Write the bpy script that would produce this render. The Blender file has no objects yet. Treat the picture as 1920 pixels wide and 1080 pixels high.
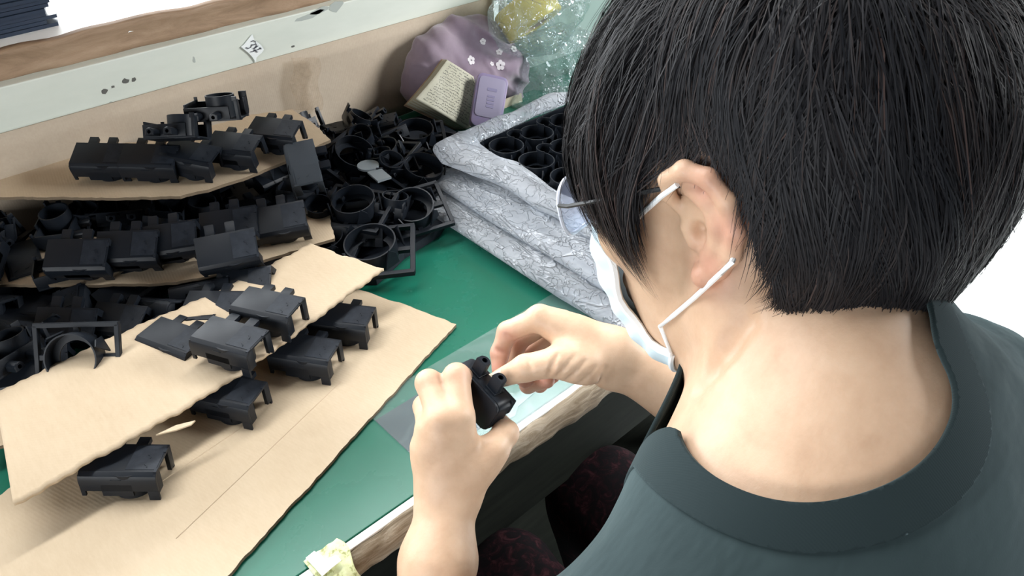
import bpy, bmesh, math, random
import numpy as np
from mathutils import Vector, Matrix

# ------------------------------------------------------------------ camera, light, exposure
scene = bpy.context.scene
col = scene.collection
H_CAM, F_PX = 1.35, 1450.0
PITCH = math.atan2(1101.0, 1450.0)
HEAD = np.array([.681, .7325, 0.0]); HEAD /= np.linalg.norm(HEAD)
C_R = np.array([HEAD[1], -HEAD[0], 0.0])
C_Z = np.array([0, 0, 1.0])
C_F = HEAD*math.cos(PITCH) - C_Z*math.sin(PITCH)
C_U = np.cross(C_R, C_F)
CAM = np.array([0, 0, H_CAM])
cd = bpy.data.cameras.new('camera'); cam = bpy.data.objects.new('camera', cd); col.objects.link(cam)
cd.sensor_width = 36.0; cd.lens = 36.0*F_PX/1920.0; cd.clip_start = .02; cd.clip_end = 60
mw = Matrix.Identity(4)
for i in range(3):
    mw[i][0], mw[i][1], mw[i][2], mw[i][3] = C_R[i], C_U[i], -C_F[i], CAM[i]
cam.matrix_world = mw
scene.camera = cam
vs = scene.view_settings
vs.view_transform = 'Standard'; vs.look = 'None'; vs.gamma = 1.0; vs.use_curve_mapping = False
vs.exposure = 0.20

world = bpy.data.worlds.new('world'); scene.world = world; world.use_nodes = True
bg = world.node_tree.nodes['Background']
bg.inputs[0].default_value = (.86, .93, 1.0, 1); bg.inputs[1].default_value = .07

def area(name, loc, target, sx, sy, power, color=(1, 1, 1)):
    ld = bpy.data.lights.new(name, 'AREA'); ld.shape = 'RECTANGLE'; ld.size = sx; ld.size_y = sy
    ld.energy = power; ld.color = color
    o = bpy.data.objects.new(name, ld); col.objects.link(o)
    d = Vector(target) - Vector(loc)
    o.location = loc; o.rotation_euler = d.to_track_quat('-Z', 'Y').to_euler()
    return o
area('window_daylight', (-.4, 3.45, 1.75), (-.2, .4, 1.0), 4.4, 1.25, 230, (.93, .97, 1.0))      # window behind the raised shelf
area('ceiling_tubes', (.4, 1.27, 2.7), (.4, 1.27, 0), 3.2, .14, 62, (.98, 1.0, 1.0))           # two rows of ceiling tubes along the bench
area('ceiling_tubes', (.4, 1.80, 2.7), (.4, 1.80, 0), 3.2, .50, 52, (.98, 1.0, 1.0))
area('room_daylight', (-2.7, -.7, 1.32), (.5, .5, .95), 2.4, 1.0, 72, (.95, .98, 1.0))         # daylight from the room side
area('door_daylight', (3.8, -1.6, 2.4), (2.6, .2, 0), 1.6, 1.6, 150, (.97, .99, 1.0)).data.spread = 1.4

# ------------------------------------------------------------------ placement helpers: a photo pixel to a world point
def ray(u, v): return C_F + C_R*((u-960)/F_PX) - C_U*((v-540)/F_PX)
def at(u, v, d): return CAM + ray(u, v)*d            # at distance d along the optical axis
def atz(u, v, z):
    r = ray(u, v); return CAM + r*((z-H_CAM)/r[2])   # on a level plane
def aty(u, v, y):
    r = ray(u, v); return CAM + r*(y/r[1])           # on a plane along the bench
# ------------------------------------------------------------------ materials
class NT:
    def __init__(s, name, rough=.5, base=(.5, .5, .5), spec=.5):
        s.m = bpy.data.materials.new(name); s.m.use_nodes = True
        s.t = s.m.node_tree; s.b = s.t.nodes['Principled BSDF']; s.out = s.t.nodes['Material Output']
        s.b.inputs['Base Color'].default_value = (*base, 1); s.b.inputs['Roughness'].default_value = rough
        s.b.inputs['Specular IOR Level'].default_value = spec
        s._c = None
    def n(s, kind, **kw):
        x = s.t.nodes.new(kind)
        for k, v in kw.items():
            if k in x.inputs: x.inputs[k].default_value = v
            else: setattr(x, k, v)
        return x
    def l(s, a, b): s.t.links.new(a, b)
    def coord(s, scale=(1, 1, 1), rot=(0, 0, 0), obj=True):
        if s._c is None: s._c = s.n('ShaderNodeTexCoord')
        mp = s.n('ShaderNodeMapping'); mp.inputs['Scale'].default_value = scale; mp.inputs['Rotation'].default_value = rot
        s.l(s._c.outputs['Object'], mp.inputs[0]); return mp.outputs[0]
    def noise(s, scale, detail=4, rough=.6, vec=None, dist=0):
        x = s.n('ShaderNodeTexNoise', Scale=scale, Detail=detail, Roughness=rough, Distortion=dist)
        s.l(vec if vec is not None else s.coord(), x.inputs['Vector']); return x.outputs['Fac']
    def ramp(s, fac, stops):
        r = s.n('ShaderNodeValToRGB'); e = r.color_ramp.elements
        while len(e) < len(stops): e.new(.5)
        for i, (p, c) in enumerate(stops):
            e[i].position = p; e[i].color = (*c, 1) if len(c) == 3 else c
        s.l(fac, r.inputs[0]); return r.outputs[0]
    def mix(s, fac, a, b, mode='MIX'):
        x = s.n('ShaderNodeMix', data_type='RGBA', blend_type=mode)
        for sock, v in ((x.inputs[0], fac), (x.inputs[6], a), (x.inputs[7], b)):
            if hasattr(v, 'links'): s.l(v, sock)
            elif isinstance(v, (int, float)): sock.default_value = v
            else: sock.default_value = (*v, 1)
        return x.outputs[2]
    def base(s, c): s.l(c, s.b.inputs['Base Color']); return s
    def bump(s, h, strength=.3, dist=.002):
        x = s.n('ShaderNodeBump', Strength=strength, Distance=dist)
        s.l(h, x.inputs['Height'])
        if s.b.inputs['Normal'].is_linked: s.l(s.b.inputs['Normal'].links[0].from_socket, x.inputs['Normal'])
        s.l(x.outputs[0], s.b.inputs['Normal']); return s
M = {}
def simple(name, c, r=.5, spec=.5, metal=0):
    x = NT(name, r, c, spec); x.b.inputs['Metallic'].default_value = metal; M[name] = x.m; return x
# skin: warm base, real redness where the tips, knuckles and ears carry it
x = NT('skin', .46, (.70, .47, .34), .35)
at_ = x.n('ShaderNodeAttribute', attribute_name='blush')
mott = x.noise(38, 5, .65)
c0 = x.ramp(mott, [(.25, (.52, .335, .22)), (.55, (.60, .405, .275)), (.8, (.65, .46, .325))])
x.base(x.mix(at_.outputs['Fac'], c0, (.52, .19, .15)))
x.b.inputs['Subsurface Weight'].default_value = .12; x.b.inputs['Subsurface Radius'].default_value = (.012, .005, .003); x.b.inputs['Subsurface Scale'].default_value = .6
x.bump(x.noise(420, 4, .7), .14, .0008); x.bump(x.noise(34, 5, .6, x.coord((1.0, 2.2, 1.4), (0, 0, .6))), .14, .003)
M['skin'] = x.m
simple('nail', (.66, .55, .40), .25); simple('nail_pink', (.66, .40, .34), .28)
simple('eye', (.8, .8, .78), .2); simple('iris', (.02, .012, .008), .15)
x = NT('hair', .58, (.014, .012, .012), .22)
at_ = x.n('ShaderNodeAttribute', attribute_name='tint')
x.base(x.ramp(at_.outputs['Fac'], [(0, (.008, .009, .012)), (.6, (.015, .014, .016)), (.9, (.032, .024, .023)), (1, (.062, .040, .036))]))
x.b.inputs['Sheen Weight'].default_value = .02
M['hair'] = x.m
simple('scalp', (.008, .008, .009), .75)
x = NT('shirt', .85, (.016, .027, .032), .2)
x.base(x.ramp(x.noise(9, 5, .6), [(.3, (.011, .021, .023)), (.7, (.023, .038, .040))]))
x.b.inputs['Sheen Weight'].default_value = .22; x.b.inputs['Sheen Roughness'].default_value = .6; x.b.inputs['Sheen Tint'].default_value = (.55, .75, .8, 1)
x.bump(x.noise(900, 2, .5), .12, .0006); x.bump(x.noise(7, 4, .55, x.coord((1, 2.2, 1), (0, 0, .5))), .6, .012)
M['shirt'] = x.m
x = NT('rib', .85, (.011, .020, .022), .2)
w = x.n('ShaderNodeTexWave', Scale=260.0, Distortion=1.0, Detail=2.0); x.l(x.coord(), w.inputs['Vector']); x.bump(w.outputs['Fac'], .1, .0006)
x.b.inputs['Sheen Weight'].default_value = .18; x.b.inputs['Sheen Tint'].default_value = (.55, .75, .8, 1)
M['rib'] = x.m
x = NT('trousers', .9, (.03, .012, .014), .1)
x.base(x.ramp(x.noise(70, 5, .7, None, 1.0), [(.46, (.006, .005, .006)), (.56, (.016, .006, .008)), (.66, (.042, .015, .018))]))
M['trousers'] = x.m
x = NT('mask', .7, (.66, .79, .85), .3); x.bump(x.noise(500, 2), .1, .0005); x.b.inputs['Subsurface Weight'].default_value = .0
M['mask'] = x.m
simple('mask_white', (.82, .86, .88), .7)
# cardboard: kraft liner with the flutes telegraphing through
def card(name, cols, rot, sc=95):
    x = NT(name, .82, cols[1], .25)
    n1 = x.noise(6, 6, .62); n2 = x.noise(240, 3, .7, x.coord((1, .25, 1), (0, 0, rot)))
    c = x.ramp(n1, [(.3, cols[0]), (.55, cols[1]), (.8, cols[2])])
    x.base(x.mix(.22, c, x.ramp(n2, [(.35, cols[0]), (.65, cols[2])])))
    w = x.n('ShaderNodeTexWave', Scale=sc, Distortion=.6, Detail=1.0); x.l(x.coord((1, 1, 1), (0, 0, rot)), w.inputs['Vector'])
    x.bump(w.outputs['Fac'], .05, .0010); x.bump(x.noise(14, 4, .6), .35, .004); x.bump(x.noise(600, 2), .12, .0005)
    M[name] = x.m
card('cardboard', [(.47, .365, .248), (.535, .425, .298), (.59, .48, .35)], -.34)
card('cardboard_b', [(.46, .355, .24), (.525, .415, .29), (.58, .47, .342)], -.95)
card('cardboard_back', [(.45, .345, .235), (.51, .40, .28), (.57, .46, .33)], .2)
card('cardboard_panel', [(.39, .315, .24), (.445, .37, .285), (.49, .41, .325)], 0)
simple('flute_shade', (.17, .125, .08), .9)  # cut edges, darkened to stand for the shadow line under the sheets
# black mouldings
x = NT('black_plastic', .30, (.007, .0095, .014), .25)
x.bump(x.noise(300, 3, .6), .06, .0006)
r = x.ramp(x.noise(25, 4), [(.3, (.36,)*3), (.7, (.50,)*3)]); x.l(r, x.b.inputs['Roughness'])
M['black_plastic'] = x.m
x = NT('black_matt', .5, (.016, .020, .027), .2); x.bump(x.noise(700, 3, .6), .10, .0005)
x.base(x.ramp(x.noise(90, 4, .7), [(.35, (.011, .014, .020)), (.72, (.020, .025, .034))]))
M['black_matt'] = x.m
simple('reflection_grey', (.20, .23, .25), .45); simple('dusty_plastic', (.040, .050, .062), .6)
# bench
x = NT('mat_green', .26, (.020, .20, .135), .38)
x.base(x.ramp(x.noise(5, 6, .6), [(.3, (.006, .112, .070)), (.6, (.008, .130, .083)), (.85, (.014, .150, .098))]))
x.l(x.ramp(x.noise(9, 5, .6), [(.3, (.20,)*3), (.7, (.34,)*3)]), x.b.inputs['Roughness'])
x.bump(x.noise(350, 2), .03, .0005); M['mat_green'] = x.m
x = NT('worn_wood', .7, (.30, .25, .18))
g = x.noise(12, 8, .7, x.coord((.6, 6, 6)), 1.2)
x.base(x.ramp(g, [(.30, (.05, .034, .02)), (.46, (.17, .125, .075)), (.6, (.32, .27, .20)), (.8, (.46, .43, .36))])); x.bump(g, .5, .004)
M['worn_wood'] = x.m
x = NT('raw_wood', .75, (.45, .27, .16))
g = x.noise(9, 8, .7, x.coord((1, 5, 5)), .8)
x.base(x.ramp(g, [(.25, (.15, .092, .052)), (.5, (.28, .185, .115)), (.75, (.38, .27, .18))])); x.bump(g, .4, .003)
M['raw_wood'] = x.m
x = NT('cream_paint', .45, (.62, .65, .58), .4)
g = x.noise(4, 7, .6, x.coord((1, 4, 4)))
x.base(x.ramp(g, [(.3, (.55, .585, .52)), (.6, (.62, .65, .585)), (.8, (.66, .685, .625))])); x.bump(x.noise(30, 5, .6, x.coord((.4, 3, 3))), .12, .002)
M['cream_paint'] = x.m
simple('chip', (.10, .10, .09), .8); simple('chip_grey', (.36, .39, .36), .7)
simple('edging', (.80, .80, .77), .35)
x = NT('apron', .8, (.018, .022, .017), .06); g = x.noise(14, 6, .7, x.coord((.5, 5, 5))); x.base(x.ramp(g, [(.3, (.005, .006, .005)), (.7, (.012, .014, .011))])); M['apron'] = x.m
simple('dark_steel', (.02, .022, .024), .5)
simple('white_top', (.86, .87, .86), .5)
x = NT('floor_tile', .45, (.80, .83, .83)); M['floor_tile'] = x.m
br = x.n('ShaderNodeTexBrick', Scale=1.0); br.offset = 0; br.inputs['Mortar Size'].default_value = .004; br.inputs['Brick Width'].default_value = .6; br.inputs['Row Height'].default_value = .6
br.inputs['Color1'].default_value = (.82, .84, .84, 1); br.inputs['Color2'].default_value = (.79, .82, .82, 1); br.inputs['Mortar'].default_value = (.55, .58, .57, 1)
x.l(x.coord(), br.inputs['Vector']); x.base(br.outputs['Color'])
simple('wall_paint', (.75, .78, .77), .8); simple('teal_panel', (.20, .27, .245), .6)
simple('green_crate', (.01, .32, .09), .4)
simple('card_navy', (.030, .033, .052), .6)
simple('ink', (.04, .045, .06), .8); simple('ink_grey', (.22, .22, .28), .8)
simple('film_blue', (.022, .035, .060), .35)
x = NT('paper_old', .85, (.60, .57, .45), .2); x.base(x.ramp(x.noise(22, 5), [(.3, (.36, .345, .265)), (.7, (.46, .445, .36))])); M['paper_old'] = x.m
simple('paper_edge', (.33, .29, .19), .85); simple('label_paper', (.74, .77, .76), .7)
simple('beige_card', (.50, .43, .32), .8)
x = NT('masking_tape', .7, (.60, .63, .33)); x.base(x.ramp(x.noise(120, 4, .7), [(.38, (.30, .31, .12)), (.46, (.62, .66, .36)), (.7, (.72, .75, .50))])); M['masking_tape'] = x.m
simple('tape_white', (.86, .87, .80), .7)
x = NT('lavender', .35, (.25, .21, .34), .5); x.b.inputs['Subsurface Weight'].default_value = .15; x.b.inputs['Subsurface Scale'].default_value = .01; M['lavender'] = x.m
simple('lavender_light', (.31, .285, .39), .3); simple('lavender_mark', (.24, .22, .34), .4)
x = NT('cloth', .9, (.28, .20, .27), .2); x.base(x.ramp(x.noise(12, 5), [(.3, (.175, .13, .175)), (.7, (.27, .215, .26))])); x.b.inputs['Sheen Weight'].default_value = .3; x.bump(x.noise(500, 2), .15, .0006); M['cloth'] = x.m
simple('flower', (.62, .58, .60), .9); simple('cloth_lining', (.10, .11, .15), .9)
simple('tape_yellow', (.62, .47, .05), .22); simple('tape_core', (.42, .30, .16), .8)
def film(name, opacity, tint, white, rough, bsc, bstr, gloss=0):
    """thin plastic film: partly clear, partly milky, with sharp highlights off its creases"""
    x = NT(name); t = x.t; t.nodes.remove(x.b)
    tr = x.n('ShaderNodeBsdfTransparent', Color=(*tint, 1)); df = x.n('ShaderNodeBsdfDiffuse', Color=(*white, 1)); tl_ = x.n('ShaderNodeBsdfTranslucent', Color=(*white, 1))
    gl = x.n('ShaderNodeBsdfGlossy', Roughness=rough); gl.inputs['Color'].default_value = (.9, .93, 1, 1)
    bp = x.n('ShaderNodeBump', Strength=bstr, Distance=.004)
    def ridged(sc, co, lo):          # thin crease lines where a smooth noise crosses its middle
        n_ = x.noise(sc, 2.5, .55, co, .6)
        a1 = x.n('ShaderNodeMath', operation='SUBTRACT'); x.l(n_, a1.inputs[0]); a1.inputs[1].default_value = .5
        a2 = x.n('ShaderNodeMath', operation='ABSOLUTE'); x.l(a1.outputs[0], a2.inputs[0])
        return x.ramp(a2.outputs[0], [(0, (1, 1, 1)), (lo, (.18,)*3), (.22, (0, 0, 0))])
    r1 = ridged(bsc, x.coord((1.5, .55, 1.6)), .035); r2 = ridged(bsc*2.3, x.coord((1.2, 1, 1.2)), .03)
    rg = x.mix(.5, r1, r2, 'ADD')
    x.l(rg, bp.inputs['Height'])
    for g_ in (df, gl): x.l(bp.outputs[0], g_.inputs['Normal'])
    m1 = x.n('ShaderNodeMixShader', Fac=.25); x.l(df.outputs[0], m1.inputs[1]); x.l(tl_.outputs[0], m1.inputs[2])
    m2 = x.n('ShaderNodeMixShader'); x.l(tr.outputs[0], m2.inputs[1]); x.l(m1.outputs[0], m2.inputs[2])
    op = x.ramp(x.noise(bsc*.35, 3, .55, x.coord((1.8, .35, 1.8)), .8), [(.35, (opacity*.6,)*3), (.66, (min(1, opacity*1.3),)*3)])
    x.l(x.mix(.45 if opacity > .4 else .10, op, rg, 'ADD'), m2.inputs[0])
    fr = x.n('ShaderNodeFresnel', IOR=1.5); x.l(bp.outputs[0], fr.inputs['Normal'])
    m3 = x.n('ShaderNodeMixShader'); gm = x.n('ShaderNodeNewGeometry'); iv = x.n('ShaderNodeMath', operation='MULTIPLY_ADD'); iv.inputs[1].default_value = -1; iv.inputs[2].default_value = 1; x.l(gm.outputs['Backfacing'], iv.inputs[0])
    ga = x.n('ShaderNodeMath', operation='ADD', use_clamp=True); x.l(fr.outputs[0], ga.inputs[0]); ga.inputs[1].default_value = gloss
    mu = x.n('ShaderNodeMath', operation='MULTIPLY'); x.l(ga.outputs[0], mu.inputs[0]); x.l(iv.outputs[0], mu.inputs[1]); x.l(mu.outputs[0], m3.inputs[0]); x.l(m2.outputs[0], m3.inputs[1]); x.l(gl.outputs[0], m3.inputs[2])
    x.l(m3.outputs[0], x.out.inputs[0]); M[name] = x.m
film('bag_film', .46, (.93, .97, 1), (.66, .69, .74), .08, 26, 1.0, .10)
film('clear_bag', .26, (.88, .94, .93), (.42, .49, .48), .12, 24, .7, .03)
film('clear_sheet', .07, (.95, .98, .98), (.55, .68, .66), .13, 4, .02)
film('clear_tape', .10, (.97, .93, .88), (.6, .55, .48), .15, 60, .9)
film('lens', .30, (.90, .93, 1), (.62, .70, .95), .05, 4, .0)
simple('frame_pale', (.55, .58, .66), .3)
# ------------------------------------------------------------------ implicit surfaces -> one continuous mesh
V = lambda *a: np.array(a, float)
def smin(a, b, k):
    if k <= 0: return np.minimum(a, b)
    h = np.maximum(k-np.abs(a-b), 0)/k
    return np.minimum(a, b) - h*h*k*.25
def smax(a, b, k): return -smin(-a, -b, k)
class Sdf:
    def __init__(s): s.p = []
    def cone(s, a, b, r1, r2, k=.01, cut=False):
        a, b = np.asarray(a, float), np.asarray(b, float)
        c = (a+b)/2; R = np.linalg.norm(b-a)/2 + max(r1, r2)
        def f(P):
            ba = b-a; l2 = ba@ba
            pa = P-a
            t = np.clip(pa@ba/l2, 0, 1)
            d = pa-t[..., None]*ba
            return np.sqrt((d*d).sum(-1)) - (r1+(r2-r1)*t)
        s.p.append((f, c, R, k, cut)); return s
    def chain(s, pts, rs, k=.01):
        for i in range(len(pts)-1):
            s.cone(pts[i], pts[i+1], rs[i], rs[i+1], k if i == 0 else min(k, .004))
        return s
    def ell(s, c, ax, r, k=.01, cut=False):
        c = np.asarray(c, float); A = np.asarray(ax, float); r = np.asarray(r, float)
        def f(P):
            q = (P-c)@A.T
            k0 = np.sqrt(((q/r)**2).sum(-1)); k1 = np.sqrt(((q/r**2)**2).sum(-1))
            return np.where(k1 > 1e-6, k0*(k0-1)/np.maximum(k1, 1e-6), -r.min())
        s.p.append((f, c, r.max(), k, cut)); return s
    def ball(s, c, r, k=.01, cut=False): return s.cone(c, np.asarray(c)+V(0, 0, 1e-5), r, r, k, cut)
    def __call__(s, P):
        d = np.full(P.shape[:-1], 1e3)
        for f, c, R, k, cut in s.p:
            d = smax(d, -f(P), k) if cut else smin(d, f(P), k)
        return d
    def blocks(s, C, rad):                      # value at block centres, then which primitives matter where
        d = s(C)
        return d
def isomesh(sd, lo, hi, h, off=0.0, B=8):
    """sparse surface nets of sd(P) = off"""
    lo = np.asarray(lo, float); n = np.ceil((np.asarray(hi)-lo)/(h*B)).astype(int)
    g = np.stack(np.meshgrid(*[np.arange(k) for k in n], indexing='ij'), -1).reshape(-1, 3)
    cen = lo+(g+.5)*h*B; rad = h*B*.87
    dc = sd(cen)-off
    keep = np.abs(dc) < rad*2.3
    g, cen, dc = g[keep], cen[keep], dc[keep]
    m = B+1
    loc = np.stack(np.meshgrid(*[np.arange(m)]*3, indexing='ij'), -1)
    D = np.full((len(g), m, m, m), 1e3)
    for f, c, R, k, cut in sd.p:
        dd = np.linalg.norm(cen-c, axis=1)-R
        idx = np.nonzero(dd < rad*2.6 + k + abs(off) + .004)[0]
        if len(idx) == 0: continue
        P = lo+(g[idx][:, None, None, None, :]*B+loc)*h
        v = f(P)
        D[idx] = smax(D[idx], -v, k) if cut else smin(D[idx], v, k)
    D -= off
    # surface nets on the sparse set: one vertex per sign-changing cell, quads across sign-changing edges
    neg = D < 0
    corners = [(i, j, k) for i in (0, 1) for j in (0, 1) for k in (0, 1)]
    s8 = sum(neg[:, i:i+B, j:j+B, k:k+B].astype(np.int8) for i, j, k in corners)
    bi, ci, cj, ck = np.nonzero((s8 > 0) & (s8 < 8))
    acc = np.zeros((len(bi), 3)); cnt = np.zeros(len(bi))
    for a in range(8):
        for ax in range(3):
            p = corners[a]
            if p[ax]: continue
            q = list(p); q[ax] = 1
            d0 = D[bi, ci+p[0], cj+p[1], ck+p[2]]; d1 = D[bi, ci+q[0], cj+q[1], ck+q[2]]
            x = (d0 < 0) != (d1 < 0)
            t = np.where(x, d0/np.where(x, d0-d1, 1), 0)
            pt = np.array(p, float)[None].repeat(len(bi), 0); pt[:, ax] = t
            acc += pt*x[:, None]; cnt += x
    cell = g[bi]*B+np.stack([ci, cj, ck], -1)
    verts = lo+(cell+acc/cnt[:, None])*h
    N = n*B+2
    key = lambda c: (c[..., 0]*N[1]+c[..., 1])*N[2]+c[..., 2]
    kk = key(cell); order = np.argsort(kk); ks = kk[order]
    def find(c):
        q = key(c); i = np.clip(np.searchsorted(ks, q), 0, len(ks)-1)
        return np.where(ks[i] == q, order[i], -1)
    faces = []
    for ax in range(3):
        o1, o2 = (ax+1) % 3, (ax+2) % 3
        e1 = np.zeros(3, int); e1[o1] = 1; e2 = np.zeros(3, int); e2[o2] = 1
        d0 = D[bi, ci, cj, ck]
        sl = [ci, cj, ck]; sl[ax] = sl[ax]+1
        d1 = D[bi, sl[0], sl[1], sl[2]]
        x = np.nonzero((d0 < 0) != (d1 < 0))[0]
        c = cell[x]
        q = np.stack([x, find(c-e1), find(c-e1-e2), find(c-e2)], -1)
        q = np.where((d0[x] < 0)[:, None], q, q[:, ::-1])
        faces.append(q[(q >= 0).all(1)])
    return verts, np.concatenate(faces)
def mesh_np(name, v, f, smooth=True):
    me = bpy.data.meshes.new(name)
    v = np.ascontiguousarray(v, np.float32); f = np.ascontiguousarray(f, np.int32)
    me.vertices.add(len(v)); me.vertices.foreach_set('co', v.ravel())
    me.loops.add(f.size); me.loops.foreach_set('vertex_index', f.ravel())
    me.polygons.add(len(f))
    me.polygons.foreach_set('loop_start', np.arange(len(f), dtype=np.int32)*f.shape[1])
    me.polygons.foreach_set('use_smooth', np.full(len(f), smooth))
    me.update(calc_edges=True); me.validate()
    return me
def trim(v, f, c):
    """clip a mesh to c(v) >= 0, cutting the faces exactly along the line"""
    if f.shape[1] == 4: f = np.concatenate([f[:, [0, 1, 2]], f[:, [0, 2, 3]]])
    cv = c(v); s = cv >= 0; n = s[f].sum(1)
    out = [f[n == 3]]
    newv, ids = [], {}
    def cut(a, b):
        k = (min(a, b), max(a, b))
        if k not in ids:
            t = cv[a]/(cv[a]-cv[b]); p = v[a]+(v[b]-v[a])*t
            ids[k] = len(v)+len(newv); newv.append(p)
        return ids[k]
    ex = []
    for q in f[(n > 0) & (n < 3)].tolist():
        m = [s[i] for i in q]
        while not (m[0] and not m[2]): q = q[1:]+q[:1]; m = m[1:]+m[:1]
        a, b, d = q
        if m[1]: p1, p2 = cut(b, d), cut(d, a); ex += [(a, b, p1), (a, p1, p2)]
        else: p1, p2 = cut(a, b), cut(d, a); ex.append((a, p1, p2))
    f = np.concatenate(out+([np.array(ex)] if ex else []))
    v = np.concatenate([v, np.array(newv)]) if newv else v
    used = np.unique(f); m = np.full(len(v), -1); m[used] = np.arange(len(used))
    return v[used], m[f]
# ------------------------------------------------------------------ object helpers
rnd = random.Random(11); nrs = np.random.RandomState(5)
def tag(o, label=None, cat=None, group=None, kind=None):
    for k, v in (('label', label), ('category', cat), ('group', group), ('kind', kind)):
        if v: o[k] = v
    return o
def thing(name, base, label, cat, group=None):
    o = bpy.data.objects.new(name, None); o.empty_display_size = .02; col.objects.link(o)
    o.location = base; return tag(o, label, cat, group)
def put(name, me, mat, parent=None, org=None):
    """link a mesh whose vertices are world points; its origin goes to its base, or to its parent's"""
    n = len(me.vertices); co = np.empty(n*3, np.float32); me.vertices.foreach_get('co', co); co = co.reshape(-1, 3)
    if org is None:
        org = np.array([co[:, 0].mean(), co[:, 1].mean(), co[:, 2].min()])
    me.vertices.foreach_set('co', (co-np.asarray(org, np.float32)).ravel()); me.update()
    o = bpy.data.objects.new(name, me); col.objects.link(o)
    for m in (mat if isinstance(mat, (list, tuple)) else [mat]): me.materials.append(M[m])
    o.location = org
    if parent is not None:
        o.parent = parent
        o.location = Vector(org)-wloc(parent)
    return o
def wloc(o):
    v = Vector(o.location)
    while o.parent: o = o.parent; v += Vector(o.location)
    return v
class MB:
    def __init__(s): s.v, s.f, s.mi = [], [], []
    def add(s, v, f, mi=0):
        n = len(s.v); s.v += [tuple(map(float, p)) for p in v]; s.f += [tuple(i+n for i in q) for q in f]; s.mi += [mi]*len(f); return s
    def box(s, lo, hi, mi=0, ax=None, o=(0, 0, 0)):
        p = [np.array([x, y, z], float) for x in (lo[0], hi[0]) for y in (lo[1], hi[1]) for z in (lo[2], hi[2])]
        if ax is not None: p = [np.asarray(o)+ax[0]*q[0]+ax[1]*q[1]+ax[2]*q[2] for q in p]
        return s.add(p, [(0, 1, 3, 2), (4, 6, 7, 5), (0, 4, 5, 1), (2, 3, 7, 6), (0, 2, 6, 4), (1, 5, 7, 3)], mi)
    def prism(s, poly, ex, mi=0):
        """poly: 3-D loop, ex: extrusion vector"""
        n = len(poly); a = [np.asarray(p, float) for p in poly]; b = [p+np.asarray(ex, float) for p in a]
        return s.add(a+b, [tuple(range(n))[::-1], tuple(range(n, 2*n))]+[(i, (i+1) % n, n+(i+1) % n, n+i) for i in range(n)], mi)
    def tube(s, pts, r, k=8, mi=0, cap=True):
        pts = [np.asarray(p, float) for p in pts]; rr = r if hasattr(r, '__len__') else [r]*len(pts)
        t0 = pts[1]-pts[0]; up = np.array([0, 0, 1.]) if abs(t0[2]) < .9*np.linalg.norm(t0) else np.array([1., 0, 0])
        V_, F_ = [], []
        for i, p in enumerate(pts):
            t = pts[min(i+1, len(pts)-1)]-pts[max(i-1, 0)]; t /= np.linalg.norm(t)
            a = np.cross(up, t); a /= np.linalg.norm(a); b = np.cross(t, a)
            V_ += [p+(a*math.cos(2*math.pi*j/k)+b*math.sin(2*math.pi*j/k))*rr[i] for j in range(k)]
        for i in range(len(pts)-1):
            F_ += [(i*k+j, i*k+(j+1) % k, (i+1)*k+(j+1) % k, (i+1)*k+j) for j in range(k)]
        if cap: F_ += [tuple(range(k))[::-1], tuple((len(pts)-1)*k+j for j in range(k))]
        return s.add(V_, F_, mi)
    def ring(s, c, r0, r1, z0, z1, k=28, a0=0, a1=2*math.pi, mi=0):
        """upright tube wall r0..r1 between z0 and z1"""
        full = abs(a1-a0-2*math.pi) < 1e-6; m = k if full else k+1
        V_, F_ = [], []
        for j in range(m):
            a = a0+(a1-a0)*j/k; ca, sa = math.cos(a), math.sin(a)
            V_ += [(c[0]+ca*r, c[1]+sa*r, c[2]+z) for r, z in ((r0, z0), (r1, z0), (r1, z1), (r0, z1))]
        for j in range(k):
            p, q = 4*j, 4*((j+1) % m)
            F_ += [(p+e, q+e, q+(e+1) % 4, p+(e+1) % 4) for e in range(4)]
        if not full: F_ += [(3, 2, 1, 0), tuple(4*k+e for e in range(4))]
        return s.add(V_, F_, mi)
    def disc(s, c, r, z0, z1, k=24, mi=0):
        return s.prism([(c[0]+r*math.cos(2*math.pi*j/k), c[1]+r*math.sin(2*math.pi*j/k), c[2]+z0) for j in range(k)], (0, 0, z1-z0), mi)
    def mesh(s, name, smooth=False, bevel=0):
        me = bpy.data.meshes.new(name); me.from_pydata(s.v, [], s.f)
        me.polygons.foreach_set('material_index', s.mi)
        bm = bmesh.new(); bm.from_mesh(me)
        bmesh.ops.recalc_face_normals(bm, faces=bm.faces)
        if bevel:
            ed = [e for e in bm.edges if len(e.link_faces) == 2 and e.calc_face_angle(0) > .6]
            bmesh.ops.bevel(bm, geom=ed, offset=bevel, segments=2, affect='EDGES', profile=.6, clamp_overlap=True)
        for f in bm.faces: f.smooth = smooth
        if smooth:
            for e in bm.edges:
                if len(e.link_faces) == 2 and e.calc_face_angle(0) > .7: e.smooth = False
        bm.to_mesh(me); bm.free(); me.update(); return me
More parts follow.
